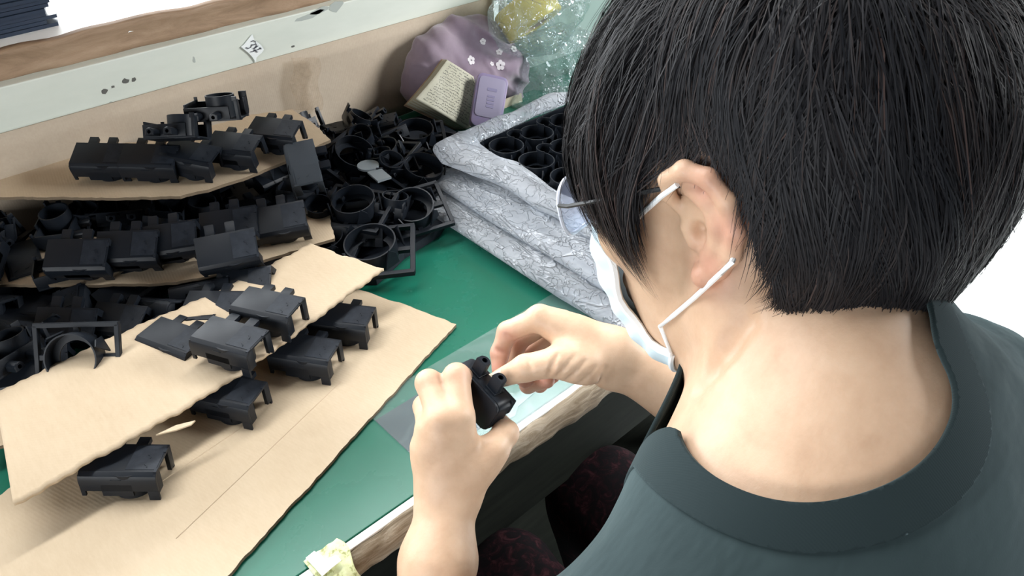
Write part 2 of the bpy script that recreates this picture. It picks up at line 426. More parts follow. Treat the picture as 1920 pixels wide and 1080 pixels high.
def grid(fn, nu, nv, thick=0, name='sheet'):
    """a sheet from fn(s, t) -> point (arrays), optionally given thickness below"""
    s, t = np.meshgrid(np.linspace(0, 1, nu), np.linspace(0, 1, nv), indexing='ij')
    P = fn(s, t).reshape(-1, 3); i = np.arange(nu*nv).reshape(nu, nv)
    q = np.stack([i[:-1, :-1], i[1:, :-1], i[1:, 1:], i[:-1, 1:]], -1).reshape(-1, 4)
    if thick:
        n = len(P); N = np.zeros_like(P)
        fn_ = np.cross(P[q[:, 2]]-P[q[:, 0]], P[q[:, 3]]-P[q[:, 1]])
        for k in range(4): np.add.at(N, q[:, k], fn_)
        N /= np.linalg.norm(N, axis=1)[:, None]+1e-12
        b = np.concatenate([i[:, 0], i[-1, 1:], i[-2::-1, -1], i[0, -2:0:-1]])
        nx = np.roll(b, -1)
        side = np.stack([nx, b, b+n, nx+n], -1)
        P = np.concatenate([P, P-N*thick]); q = np.concatenate([q, q[:, ::-1]+n, side])
    return mesh_np(name, P, q)
def snoise(P, sc, seed=0, octv=3):
    """smooth pseudo-noise from summed sines, (N,3) -> (N,)"""
    r = np.random.RandomState(seed); out = 0; a = 1.0
    for o in range(octv):
        for _ in range(4):
            k = r.normal(size=3); k *= sc/np.linalg.norm(k)*(.7+.6*r.rand())
            out = out+a*np.sin(P@k+r.rand()*6.28)
        sc *= 2.1; a *= .5
    return out/4
def polysheet(pts, thick, jag=.0012, step=.006, seed=1):
    """a flat torn-edged sheet: outline of world points (top face), extruded down"""
    r = random.Random(seed); out = []
    for i, p in enumerate(pts):
        p, q = np.asarray(p, float), np.asarray(pts[(i+1) % len(pts)], float)
        L = np.linalg.norm(q-p); n = max(1, int(L/step)); d = (q-p)/L; nn = np.array([-d[1], d[0], 0])
        w = 0
        for j in range(n):
            w = .6*w+r.uniform(-jag, jag)
            out.append(p+(q-p)*j/n+nn*(w if j else 0))
    m = MB().prism(out, (0, 0, -thick)); m.mi = [0, 0]+[1]*(len(m.f)-2)
    return m.mesh('sheet')
# ------------------------------------------------------------------ the worker
def rotframe(az, pit, rol):
    a, b, r = math.radians(az), math.radians(pit), math.radians(rol)
    f = V(math.cos(a)*math.cos(b), math.sin(a)*math.cos(b), -math.sin(b))
    l = V(-math.sin(a), math.cos(a), 0); u = np.cross(f, l)
    return f, l*math.cos(r)+u*math.sin(r), u*math.cos(r)-l*math.sin(r)
hf, hl, hu = rotframe(105, 20, 5)
HAX = [hf, hu, hl]
HO = at(1320, 425, .45) - hl*.073
def hp(f, u, l): return HO + hf*f + hu*u + hl*l
tf, tl, tu = rotframe(77, 0, 0)
MID = V(.351, .110, .961)
L_ACR, R_ACR = at(1250, 1262, .432), at(1772, 775, .55)
NECK0, NECK1 = hp(-.028, -.045, 0), MID + tf*-.035 + V(0, 0, .025)

S = Sdf()
# skull, face, jaw
S.ell(hp(-.012, .045, 0), HAX, (.097, .088, .076), .01)
S.ell(hp(.035, -.02, 0), HAX, (.062, .085, .060), .02)
S.ell(hp(.045, -.075, 0), HAX, (.046, .046, .046), .02)
for s in (1, -1):
    S.cone(hp(.004, -.066, .050*s), hp(.07, -.108, .012*s), .019, .018, .02)
    S.cone(hp(0, -.01, .062*s), hp(.004, -.066, .052*s), .012, .019, .02)
    S.ball(hp(.068, -.015, .042*s), .02, .02)
    S.ell(hp(.083, .008, .031*s), HAX, (.014, .011, .016), .008, True)
    S.ball(hp(.070, .006, .030*s), .0115, .002)
    S.cone(hp(.084, .024, .010*s), hp(.068, .022, .044*s), .009, .009, .012)
    S.ball(hp(.098, -.036, .010*s), .009, .006)
S.cone(hp(.090, .018, 0), hp(.112, -.030, 0), .008, .0105, .008)
S.cone(hp(.088, -.062, -.018), hp(.088, -.062, .018), .006, .006, .006)
S.cone(hp(.087, -.073, -.015), hp(.087, -.073, .015), .007, .007, .006)
S.cone(hp(.097, -.0675, -.02), hp(.097, -.0675, .02), .0015, .0015, .003, True)
# neck, nape and shoulders
S.cone(NECK0, NECK1, .054, .060, .03)
S.cone(hp(-.040, -.03, 0), MID+tf*-.055+V(0, 0, .015), .036, .045, .03)
S.cone(hp(.01, -.08, 0), MID+tf*.02, .032, .045, .02)
S.ell(hp(.030, -.112, .0), HAX, (.040, .030, .040), .02)
for A in (L_ACR, R_ACR):
    S.cone(NECK0*.25+NECK1*.75, A, .042, .05, .05)
    S.cone(MID+tf*-.05+V(0, 0, -.03), A+tf*-.02+V(0, 0, -.02), .07, .055, .05)
    S.ball(A, .052, .03)
PELV = V(.37, -.03, .56)
CH = MID*.72+PELV*.28
TB = Sdf()          # trunk under the shirt: shared by body and shirt
def trunk(T):
    sp = (MID-PELV)/np.linalg.norm(MID-PELV)
    fr = np.cross(tl, sp); ax = [fr, sp, tl]
    T.ell(CH+fr*.0, ax, (.105, .20, .165), .05)
    T.ell(PELV+sp*.05, ax, (.105, .17, .165), .05)
trunk(S)
# ears: helix, antihelix, lobe, bowl
EAR_SIDE = {}
for s in (1, -1):
    e = lambda f, u, o: hp(f, u, (.070+o)*s)
    rim = [e(.010, .006, .002), e(.017, .022, .007), e(.013, .033, .012), e(.000, .039, .016), e(-.014, .034, .018), e(-.023, .020, .019),
           e(-.025, .002, .018), e(-.019, -.013, .014), e(-.008, -.024, .009), e(.003, -.031, .005)]
    S.chain(rim, [.0028, .0042, .0052, .0056, .0056, .0055, .0055, .0056, .0062, .0064], .003)
    S.ball(e(.004, -.030, .005), .0075, .005)
    S.chain([e(.001, .026, .010), e(-.010, .020, .014), e(-.015, .006, .0135), e(-.011, -.008, .010), e(-.001, -.018, .006)], [.004, .0045, .005, .005, .005], .005)
    for a, b in ((e(-.002, .026, .008), e(-.016, .010, .012)), (e(-.016, .008, .012), e(-.006, -.018, .006)), (e(-.006, .0, .002), e(-.014, .004, .008))):
        S.cone(a, b, .0048, .0048, .008)
    S.cone(e(.010, .0, .003), e(.008, -.009, .003), .0045, .004, .006)
    S.ell(e(-.002, .010, .003), HAX, (.013, .018, .0055), .004)
    S.ell(e(.001, -.001, .010), HAX, (.0042, .0060, .009), .004, True)

# ---- arms: shoulders, elbows, wrists
LW, RW = at(842, 930, .695), at(1150, 672, .715)
L_EL, R_EL = at(775, 1330, .655), at(1545, 850, .735)
S.cone(L_ACR, L_EL, .048, .040, .03); S.cone(R_ACR, R_EL, .048, .040, .03)
def forearm(el, w, side):
    d = (w-el)/np.linalg.norm(w-el)
    s = side/np.linalg.norm(side)
    S.cone(el, el*.35+w*.65, .039, .029, .02)
    S.cone(el*.3+w*.7, w+s*.0095, .028, .0158, .02)
    S.cone(el*.3+w*.7, w-s*.0095, .028, .0158, .02)
    return d
forearm(L_EL, LW, C_R*.95+C_U*.25)
forearm(R_EL, RW, C_U*.80+C_R*.2-C_F*.5)
def hand(w, side, mcp, digits, thumb, pr=.0125, wr=.016):
    """mcp: four knuckles, index first; digits: per finger [(pip),(dip),(tip)] and radii; thumb: cmc, mcp, ip, tip"""
    s = side/np.linalg.norm(side)
    ws = [w+s*.013, w+s*.005, w-s*.004, w-s*.012]
    for a, m in zip(ws, mcp): S.cone(a, m, wr, pr, .016)
    for i in range(3): S.cone(mcp[i]*.8+w*.2, mcp[i+1]*.8+w*.2, pr, pr, .01)
    for m, (pts, rs) in zip(mcp, digits):
        S.chain([m]+pts, rs, .005)
    S.chain(thumb[0], thumb[1], .012)
    S.cone(thumb[0][1]*.7+w*.3, mcp[0]*.55+w*.45, .013, .012, .018)
# left hand closes round the black part from behind
lm = [at(862, 782, .673), at(828, 786, .669), at(806, 806, .676), at(797, 838, .690)]
ld = [([at(856, 706, .690), at(880, 712, .715), at(905, 728, .722)], [.0128, .0118, .0095, .0078]),
      ([at(804, 718, .690), at(815, 738, .722), at(850, 765, .735)], [.0128, .0118, .0095, .0080]),
      ([at(796, 762, .708), at(812, 782, .732), at(850, 800, .742)], [.0115, .0102, .0085, .0072]),
      ([at(797, 815, .712), at(818, 822, .735), at(850, 826, .742)], [.0095, .0085, .0075, .0065])]
lt = ([at(880, 890, .692), at(926, 842, .690), at(948, 812, .700), at(940, 796, .722)], [.0165, .0135, .0118, .0095])
hand(LW, C_R*.95+C_U*.25, lm, ld, lt)
# right hand pinches between the two lugs
rm = [at(1012, 596, .715), at(1030, 600, .742), at(1047, 620, .765), at(1064, 648, .780)]
rd = [([at(952, 622, .732), at(937, 662, .733), at(936, 694, .728)], [.0112, .0098, .0086, .0072]),
      ([at(970, 640, .760), at(958, 690, .765), at(985, 714, .752)], [.0110, .0098, .0085, .0075]),
      ([at(990, 665, .780), at(990, 722, .775), at(1026, 714, .752)], [.0105, .0092, .0082, .0075]),
      ([at(1015, 685, .790), at(1012, 722, .785), at(1038, 706, .768)], [.0092, .0082, .0072, .0065])]
rt = ([at(1100, 686, .700), at(1047, 678, .694), at(985, 690, .700), at(936, 710, .712)], [.0170, .0140, .0122, .0086])
hand(RW, C_U*.80+C_R*.2-C_F*.5, rm, rd, rt)

# creases: the fold under the jaw, the webbing lines at the right thumb
def surf(u, v):
    r = ray(u, v); r = r/np.linalg.norm(r); t = .25
    for _ in range(120):
        d = float(S((CAM+r*t)[None])[0]); t += d*.8
        if abs(d) < 2e-4: break
    return CAM+r*t
cr_ = [([(1308, 728), (1335, 690), (1365, 650), (1400, 608)], .0030, .012)]
cr_ += [(l_, .0009, .0035) for l_ in ([(1046, 664), (1036, 684), (1028, 706)], [(1076, 668), (1058, 690), (1042, 708)], [(1098, 676), (1078, 698), (1062, 714)], [(1116, 688), (1100, 706), (1086, 720)], [(1136, 690), (1128, 706), (1122, 722)])]
cr_ += [(l_, .0013, .003) for l_ in ([(948, 628), (962, 634)], [(930, 655), (946, 662)], [(978, 668), (990, 676), (996, 690)])]
sc_ = [([surf(*p) for p in l_], r_, k_) for l_, r_, k_ in cr_]
for P_, r_, k_ in sc_:
    for a, b in zip(P_[:-1], P_[1:]): S.cone(a, b, r_, r_, k_, True)
# ------------------------------------------------------------------ build the worker: body mesh with clothing, hair, mask and glasses as children
VOX = .0020
bv, bf = isomesh(S, (-.02, -.25, .50), (.86, .56, 1.28), VOX)
def march(u, v, sd=S, lift=0.0):
    r = ray(u, v); r = r/np.linalg.norm(r); t = .25
    for _ in range(120):
        d = float(sd((CAM+r*t)[None])[0]); t += d*.8
        if abs(d) < 2e-4: break
    return CAM+r*(t-lift)
bme = mesh_np('person', bv, bf)
tips = [(d[0][-1], .014) for d in ld+rd]+[(lt[0][-1], .013), (rt[0][-1], .010)]
blush = np.zeros(len(bv))
def add_blush(c, r, a):
    global blush
    blush = np.maximum(blush, a*np.exp(-((bv-np.asarray(c))**2).sum(1)/(r*r)))
for c, r in tips: add_blush(c, r, .75)
for pts, rs in rd: 
    for p in pts: add_blush(p, .015, .7)
for p in ld: add_blush(p[0][0], .013, .35)
for c in ((-.012, .030, .085), (-.022, .005, .090), (-.006, -.02, .080), (.003, -.03, .075)): add_blush(hp(*c), .015, .5)
add_blush(hp(-.028, .0, .073), .012, .8)
a_ = bme.attributes.new('blush', 'FLOAT', 'POINT'); a_.data.foreach_set('value', blush.astype(np.float32))
person = put('person', bme, 'skin', org=(.37, -.03, .0))
tag(person, 'person in a black t-shirt and pale blue mask, working a black part with both hands', 'person')

# shirt: the trunk a little larger, cut by the neckline; rib collar on top of it
T = Sdf()
T.cone(NECK0, NECK1, .054, .060, .03)
T.cone(hp(-.040, -.03, 0), MID+tf*-.055+V(0, 0, .015), .036, .045, .03)
T.cone(hp(.01, -.08, 0), MID+tf*.02, .032, .045, .02)
for A in (L_ACR, R_ACR):
    T.cone(NECK0*.25+NECK1*.75, A, .042, .05, .05)
    T.cone(MID+tf*-.05+V(0, 0, -.03), A+tf*-.02+V(0, 0, -.02), .07, .055, .05)
    T.ball(A, .053, .03)
trunk(T)
for A, E_ in ((L_ACR, L_EL), (R_ACR, R_EL)):
    T.cone(A, A*.45+E_*.55, .054, .060, .03)
# neckline: a wide crew neck, given by its distance from the neck's axis all round
NPX = [(1262, 810), (1272, 850), (1310, 893), (1400, 941), (1500, 958), (1600, 941), (1700, 896), (1765, 822), (1783, 760), (1764, 700), (1736, 660)]
npt = np.array([march(u, v, T, 0) for u, v in NPX])
PN = V(-.16, -.12, .98); PN = PN/np.linalg.norm(PN)
PC = V(.325, .112, 1.04)
na = np.cross(PN, V(1, 0, 0)); na /= np.linalg.norm(na); nb_ = np.cross(PN, na)
th_ = np.arctan2((npt-PC)@nb_, (npt-PC)@na); rr_ = np.hypot((npt-PC)@nb_, (npt-PC)@na); hh_ = (npt-PC)@PN
o_ = np.argsort(th_); th_, rr_, hh_ = th_[o_], rr_[o_], hh_[o_]
for dg, r_f in ((116, .105), (104, .135), (77, .155), (40, .140), (5, .095)):      # the front of the neckline, under the chin
    d_ = V(math.cos(math.radians(dg)), math.sin(math.radians(dg)), 0)
    th_ = np.append(th_, math.atan2(d_@nb_, d_@na)); rr_ = np.append(rr_, r_f); hh_ = np.append(hh_, -.01)
o_ = np.argsort(th_); th_, rr_, hh_ = th_[o_], rr_[o_], hh_[o_]
def neck_cut(P):
    q = P-PC; a = np.arctan2(q@nb_, q@na)
    w = 0; c = 0
    for k in (-.16, -.08, 0, .08, .16):
        c = c+np.interp(a+k, th_, rr_, period=2*np.pi)/5; w = w+np.interp(a+k, th_, hh_, period=2*np.pi)/5
    return np.maximum(np.hypot(q@nb_, q@na)-c, -(q@PN-w)-.06)
sv, sf = isomesh(T, (.0, -.28, .48), (.82, .36, 1.12), .004, off=.007)
sv, sf = trim(sv, sf, lambda P: neck_cut(P)-.016)
for A, E_ in ((L_ACR, L_EL), (R_ACR, R_EL)):
    d = (E_-A)/np.linalg.norm(E_-A); q = A*.42+E_*.58
    sv, sf = trim(sv, sf, lambda P: np.where(np.linalg.norm(P-q, axis=1) < .13, (q-P)@d, .05))
sv, sf = trim(sv, sf, lambda P: P[:, 2]-.50)
# soft folds pulled between the shoulders, fading out at the neckline
w_ = np.clip(neck_cut(sv)/.08, 0, 1)[:, None]
def vnormals(v, f):
    N = np.zeros_like(v); k4 = f.shape[1]
    fn_ = np.cross(v[f[:, 1]]-v[f[:, 0]], v[f[:, 2]]-v[f[:, 0]]) if k4 == 3 else np.cross(v[f[:, 2]]-v[f[:, 0]], v[f[:, 3]]-v[f[:, 1]])
    for k in range(k4): np.add.at(N, f[:, k], fn_)
    return N/(np.linalg.norm(N, axis=1)[:, None]+1e-12)
fold = snoise(sv*np.array([1, 1.6, 1.]), 34, 3, 3)
sv = sv+vnormals(sv, sf)*(fold[:, None]*.0042+.001)*w_
shirt = put('shirt', mesh_np('shirt', sv, sf), 'shirt', person)
shirt['label'] = 'black short sleeved t-shirt'
md = shirt.modifiers.new('thick', 'SOLIDIFY'); md.thickness = .0018; md.offset = -1
cv, cf = isomesh(T, (.15, -.1, .88), (.56, .3, 1.12), .0022, off=.0078)
cv, cf = trim(cv, cf, neck_cut)
cv, cf = trim(cv, cf, lambda P: .0215-neck_cut(P))
collar = put('collar', mesh_np('collar', cv, cf), 'rib', shirt)
md = collar.modifiers.new('thick', 'SOLIDIFY'); md.thickness = .0035; md.offset = -.4

# trousers under the bench
TR = Sdf()
KN = [V(.515, .385, .53), V(.335, .37, .53)]
HIPS = [PELV+V(.09, .02, -.03), PELV+V(-.09, .02, -.03)]
for k, h in zip(KN, HIPS):
    TR.cone(h, k, .095, .068, .02); TR.cone(k, V(k[0]+.01, k[1]-.05, .10), .066, .045, .02)
TR.ell(PELV+V(0, 0, -.02), np.eye(3), (.19, .13, .12), .04)
tv, tfc = isomesh(TR, (.1, -.25, .02), (.75, .5, .75), .008)
tv, tfc = trim(tv, tfc, lambda P: P[:, 2]-.085)
tv = tv+vnormals(tv, tfc)*snoise(tv, 40, 8, 2)[:, None]*.006
trous = put('trousers', mesh_np('trousers', tv, tfc), 'trousers', person); trous['label'] = 'dark red and black patterned trousers'
for k in KN:
    SH = Sdf(); b = V(k[0]+.01, k[1]-.05, .045)
    SH.cone(b+V(0, -.06, 0), b+V(0, .14, -.008), .042, .036, .02); SH.cone(b+V(0, 0, .02), b+V(0, 0, .07), .045, .045, .02)
    a, c = isomesh(SH, b-V(.1, .2, .1), b+V(.1, .25, .14), .006)
    a[:, 2] = np.maximum(a[:, 2], .002)
    put('shoe', mesh_np('shoe', a, c), 'black_matt', person)

# ---- hair: a dark under-layer and many tapering strands combed down from the crown
HC, HR = np.array([-.023, .010, 0]), np.array([.114, .126, .083])
LOC = np.stack([hf, hu, hl])
def hw(P): return HO+P@LOC
XF = [-.15, -.08, -.06, -.045, -.036, -.030, -.012, .024, .036, .048, .065, .085, .13]
YU = [-.100, -.112, -.096, -.060, -.012, .036, .062, .056, .010, -.030, -.030, -.004, .004]
def uline(f): return np.interp(f, XF, YU)
YC = [-.066, -.072, -.055, -.028, .006, .034, .050, .050, .044, .044, .05, .06, .06]
def thick(e):
    up = np.clip((e[:, 1]+.75)/1.1, 0, 1); bk = np.clip(-e[:, 0]+.1, 0, 1); fr = np.clip(e[:, 0], 0, 1)
    ear = np.exp(-((e[:, 0]*HR[0]+HC[0]+.002)**2+(e[:, 1]*HR[1]+HC[1]-.045)**2)/.045**2)
    return (.006+.023*up*up*(3-2*up)+.009*bk*up*up+.004*fr*up)*(1-.75*ear)
hb = MB()
nu_, nv_ = 72, 44
uu, vv = np.meshgrid(np.linspace(0, 2*np.pi, nu_, endpoint=False), np.linspace(0, np.pi, nv_), indexing='ij')
ee = np.stack([np.sin(vv)*np.cos(uu), np.cos(vv), np.sin(vv)*np.sin(uu)], -1).reshape(-1, 3)
pc = HC+ee*HR; pc = pc+ee*(.0015+.35*thick(ee))[:, None]*np.clip((pc[:, 1]-np.interp(pc[:, 0], XF, YC))/.04, 0, 1)[:, None]
ii = np.arange(nu_*nv_).reshape(nu_, nv_); jj = np.roll(ii, -1, 0)
cq = np.stack([ii[:, :-1], ii[:, 1:], jj[:, 1:], jj[:, :-1]], -1).reshape(-1, 4)
okc = pc[:, 1] > np.interp(pc[:, 0], XF, YC)
cq = cq[okc[cq].all(1)]
NS, K = 46000, 26
R_ = np.random.RandomState(3)
e0 = R_.normal(size=(NS*3, 3)); e0 /= np.linalg.norm(e0, axis=1)[:, None]
p0 = HC+e0*HR; e0 = e0[p0[:, 1] > np.interp(p0[:, 0], XF, YC)+.002][:NS]; NS = len(e0)
crown = np.array([-.62, .78, .08]); crown /= np.linalg.norm(crown)
def flow(e0, length, swirl, lay, jit, tipout):
    n = len(e0); e = e0.copy(); R_k = R_.rand(n); path = np.zeros((n, K, 3)); stop = np.full(n, K-1)
    alive = np.ones(n, bool)
    for k in range(K):
        P = HC+e*HR
        t = k/(K-1)
        th = thick(e)
        lift = th*(.12+.88*lay)*np.clip(t*length/.035, 0, 1)**.7 + tipout*t*t + .001
        path[:, k] = P+e*lift[:, None]
        out = path[:, k, 1] < uline(path[:, k, 0])+jit
        stop = np.where(alive & out, k, stop); alive &= ~out
        g = np.broadcast_to(-crown+np.array([0, -.35-.5*t, 0]), e.shape)
        g = g+.35*np.stack([np.sin(R_k*6.28), 0*R_k, np.cos(R_k*6.28)], -1)*np.exp(-((e-crown)**2).sum(1)/.09)[:, None]; tt = g-(e*g).sum(1)[:, None]*e; tt /= np.linalg.norm(tt, axis=1)[:, None]+1e-9
        sd_ = np.cross(e, tt)
        w = swirl+.55*snoise(P, 28, 4, 2)*(1-.3*t)
        tt = tt+sd_*w[:, None]; tt /= np.linalg.norm(tt, axis=1)[:, None]
        e = e+tt*(length/(K-1)/.11)[:, None]; e /= np.linalg.norm(e, axis=1)[:, None]
    return path, np.maximum(stop, 3)
G = 1500
gi = R_.choice(NS, G, replace=False)
near = np.argmax(e0@e0[gi].T, axis=1)
length = .075+.06*R_.rand(NS); gl_, gs_, glay = .09+.04*R_.rand(G), .30*R_.normal(size=G), R_.rand(G)
swirl = gs_[near]+.10*R_.normal(size=NS); lay = np.clip(glay[near]*.7+.3*R_.rand(NS), 0, 1)
gj = .010*R_.normal(size=G)
jit = gj[near]*.8+(.006+.012*(e0[:, 0] < -.2))*R_.normal(size=NS)
path, stop = flow(e0, length, swirl, lay, jit, .004*R_.normal(size=NS)*(R_.rand(NS) < .5))
over = ((path[:, :, 0] > -.034) & (path[:, :, 0] < .012) & (path[:, :, 1] > -.04) & (path[:, :, 1] < .036) & (path[:, :, 2] > .058))
stop = np.minimum(stop, np.where(over.any(1), np.maximum(over.argmax(1)-1, 3), K-1))
ck = .45*(np.linspace(0, 1, K)**1.5)[None, :, None]
path = path*(1-ck)+path[gi][near]*ck
SG = 8
idx = np.linspace(0, 1, SG)[None]*stop[:, None]
i0 = np.floor(idx).astype(int); fr_ = (idx-i0)[..., None]; i1 = np.minimum(i0+1, K-1); ar = np.arange(NS)[:, None]
Q = path[ar, i0]*(1-fr_)+path[ar, i1]*fr_
tan = np.gradient(Q, axis=1); tan /= np.linalg.norm(tan, axis=2, keepdims=True)+1e-9
nrm = (Q-HC)/HR; nrm /= np.linalg.norm(nrm, axis=2, keepdims=True)
side = np.cross(tan, nrm); side /= np.linalg.norm(side, axis=2, keepdims=True)+1e-9
roll = (R_.rand(NS)-.5)*.7
side = side*np.cos(roll)[:, None, None]+nrm*np.sin(roll)[:, None, None]
wd = (.00030+.00018*R_.rand(NS))[:, None]*np.interp(np.linspace(0, 1, SG), [0, .2, .7, 1], [.8, 1, .9, .12])[None]
A_, B_ = Q-side*wd[..., None], Q+side*wd[..., None]
sv_ = np.stack([A_, B_], 2).reshape(-1, 3)
b_ = (np.arange(NS)*SG*2)[:, None]+(np.arange(SG-1)*2)[None]
sq = np.stack([b_, b_+1, b_+3, b_+2], -1).reshape(-1, 4)
allv = hw(np.concatenate([pc, sv_])); allf = np.concatenate([cq, sq+len(pc)])
hme = mesh_np('hair', allv, allf)
tint = np.concatenate([np.zeros(len(pc)), np.repeat(np.clip(.55*R_.rand(G)[near]+.5*R_.rand(NS)**2+.45*np.clip(e0[:, 0]+.1, 0, 1), 0, 1), SG*2)])
a_ = hme.attributes.new('tint', 'FLOAT', 'POINT'); a_.data.foreach_set('value', tint.astype(np.float32))
mi = np.ones(len(allf), np.int32); mi[:len(cq)] = 0
hair = put('hair', hme, ['scalp', 'hair'], person); hme.polygons.foreach_set('material_index', mi)
hair['label'] = 'short dark brown hair combed down from the crown'

# ---- face mask: pleated sheet from cheek to cheek, loops to the ear
def bez(c, t):
    t = np.asarray(t)[..., None]; c = [np.asarray(p, float) for p in c]
    while len(c) > 1: c = [a*(1-t)+b*t for a, b in zip(c[:-1], c[1:])]
    return c[0]
def maskfn(s, t):
    EL = bez([(.082, -.012, .047), (.090, -.050, .043), (.090, -.098, .036), (.050, -.104, .049)], t)
    ER = EL*np.array([1, 1, -1])
    MM = bez([(.104, -.004, 0), (.136, -.034, 0), (.112, -.088, 0), (.104, -.130, 0), (.062, -.136, 0)], t)
    w = np.sin(s*np.pi)[..., None]**1.2
    lat = (np.cos(s*np.pi))[..., None]
    base = (EL+ER)/2*(1-w)+MM*w
    half = (EL-ER)/2*lat
    wr = .0008*np.sin(t*38)*np.clip(np.sin(s*np.pi)*3, 0, 1)+.0012*np.sin(t*15+1)*(1-np.sin(s*np.pi))**4
    P = base+half; P = P+np.stack([wr, 0*wr, .8*wr*np.sign(lat[..., 0])], -1)
    return HO+P@LOC
mask = put('face_mask', grid(maskfn, 48, 40, .0012, 'face_mask'), 'mask', person); mask['label'] = 'pale blue pleated face mask'
mb = MB()
for ed in (0, 1):
    mb.tube([maskfn(np.array([[s_]]), np.array([[ed]]))[0, 0] for s_ in np.linspace(0, 1, 24)], .0022, 6)
for ed in (0, 1):
    mb.tube([maskfn(np.array([[ed]]), np.array([[s_]]))[0, 0] for s_ in np.linspace(0, 1, 14)], .003, 6)
put('border', mb.mesh('border', True), 'mask_white', mask)
for nm, px_ in (('upper', [(1270, 346), (1240, 368), (1208, 397), (1180, 424)]), ('lower', [(1372, 492), (1352, 512), (1300, 560), (1262, 592), (1238, 612)])):
    pts = [march(*p, lift=.0022) for p in px_]
    if nm == 'lower': pts.insert(0, hp(-.022, -.006, .070))
    pts.append(hp(*((.082, -.012, .047) if nm == 'upper' else (.050, -.104, .049))))
    put('ear_loop', MB().tube(pts, .0017, 8).mesh('ear_loop', True), 'mask_white', mask)
# ---- glasses
gl = MB(); gt = MB()
gl_l = []
for s in (1, -1):
    c = np.array([.112, .004, .033*s]); rim = []
    for k in range(33):
        a = 2*math.pi*k/32; x, y = math.cos(a), math.sin(a)
        rim.append(hp(c[0]-.004*abs(x)-.0, c[1]+.0195*np.sign(y)*abs(y)**.8, c[2]+.0255*np.sign(x)*abs(x)**.8))
    gl.tube(rim, .0014, 6, cap=False)
    gl_l.append(rim)
    gt.tube([hp(.106, .012, .060*s), hp(.090, .016, .073*s), hp(.03, .026, .082*s), hp(-.006, .030, .081*s), hp(-.022, .012, .080*s)], .0015, 6)
gl.tube([hp(.112, .008, .009), hp(.116, .011, 0), hp(.112, .008, -.009)], .0014, 6)
glasses = put('glasses', gl.mesh('glasses', True), 'frame_pale', person); glasses['label'] = 'thin framed glasses under the fringe'
put('temples', gt.mesh('temples', True), 'dark_steel', glasses)
for rim in gl_l:
    c = np.mean(rim[:-1], 0)+hf*.001
    m_ = MB(); m_.add([c]+rim[:-1], [(0, 1+k, 1+(k+1) % 32) for k in range(32)])
    put('lens', m_.mesh('lens', True), 'lens', glasses)
# ---- thumb nail
tip, ip = rt[0][3], rt[0][2]
ax = (tip-ip)/np.linalg.norm(tip-ip); up = -ray(940, 705); up = up-ax*(up@ax); up /= np.linalg.norm(up); sd_ = np.cross(ax, up)
def nailfn(s, t):
    a = (s-.5)*2.0; r = .0098-.0012*t
    L = -.0085+.0185*t-.003*(2*s-1)**2*t
    return (tip+ax*L[..., None]+up*(np.cos(a)*r)[..., None]+sd_*(np.sin(a)*r)[..., None])
put('thumb_nail', grid(nailfn, 10, 10, .0006, 'nail'), 'nail', person)
# ------------------------------------------------------------------ the room
ZT = .75; YF, YB = .399, 1.115; XL, XR = -.9, 2.05
def wbox(lo, hi, bevel=0): return MB().box(lo, hi).mesh('box', False, bevel)
o = put('floor', wbox((-2.5, -2.5, -.05), (6, 3.6, 0)), 'floor_tile'); o['kind'] = 'structure'
o = put('wall_back', wbox((-2.5, 3.6, 0), (6, 3.7, 2.9)), 'wall_paint'); o['kind'] = 'structure'
o = put('wall_right', wbox((6, -2.5, 0), (6.1, 3.7, 2.9)), 'wall_paint'); o['kind'] = 'structure'

# ---- workbench
wb = thing('workbench', (.6, .75, 0), 'long workbench with a green mat top and worn wooden front edge', 'workbench')
put('tabletop', wbox((XL, YF, .715), (XR, YB+.02, .7465)), 'worn_wood', wb)
put('mat', wbox((XL, YF+.006, .7465), (XR, YB, ZT), .0006), 'mat_green', wb)
put('edging_strip', wbox((XL, YF-.004, .7455), (XR, YF+.0045, .7503), .001), 'edging', wb)
NX = 260
def noz(s, t):
    x = XL+(XR-XL)*s; a = t*math.pi*.5
    wob = .0016*np.sin(x*31)+.0011*np.sin(x*83+1)+.0012*np.sin(x*177+t*5)
    return np.stack([x, YF-.004-(.0115+wob)*np.sin(a)+0*s, .7285+(.0172+wob)*np.cos(a)], -1)
put('nosing', grid(noz, NX, 9, .004, 'nosing'), 'worn_wood', wb)
put('apron', wbox((XL, YF+.006, .585), (XR, YF+.03, .715)), 'apron', wb)
put('back_rail', wbox((XL, YB-.03, .60), (XR, YB, .715)), 'apron', wb)
for x in (XL+.05, .95, XR-.08):
    for y in (YF+.035, YB-.08):
        put('leg', wbox((x, y, 0), (x+.05, y+.05, .715)), 'dark_steel', wb)
put('light_block_board', wbox((XL, YB-.028, .24), (XR, YB-.01, .60)), 'apron', wb)  # board added under the bench to block the window light
put('shade_shelf', wbox((XL+.05, .46, .22), (XR-.08, YB-.03, .24)), 'apron', wb)  # dark shelf brought forward to stand for the shade under the bench

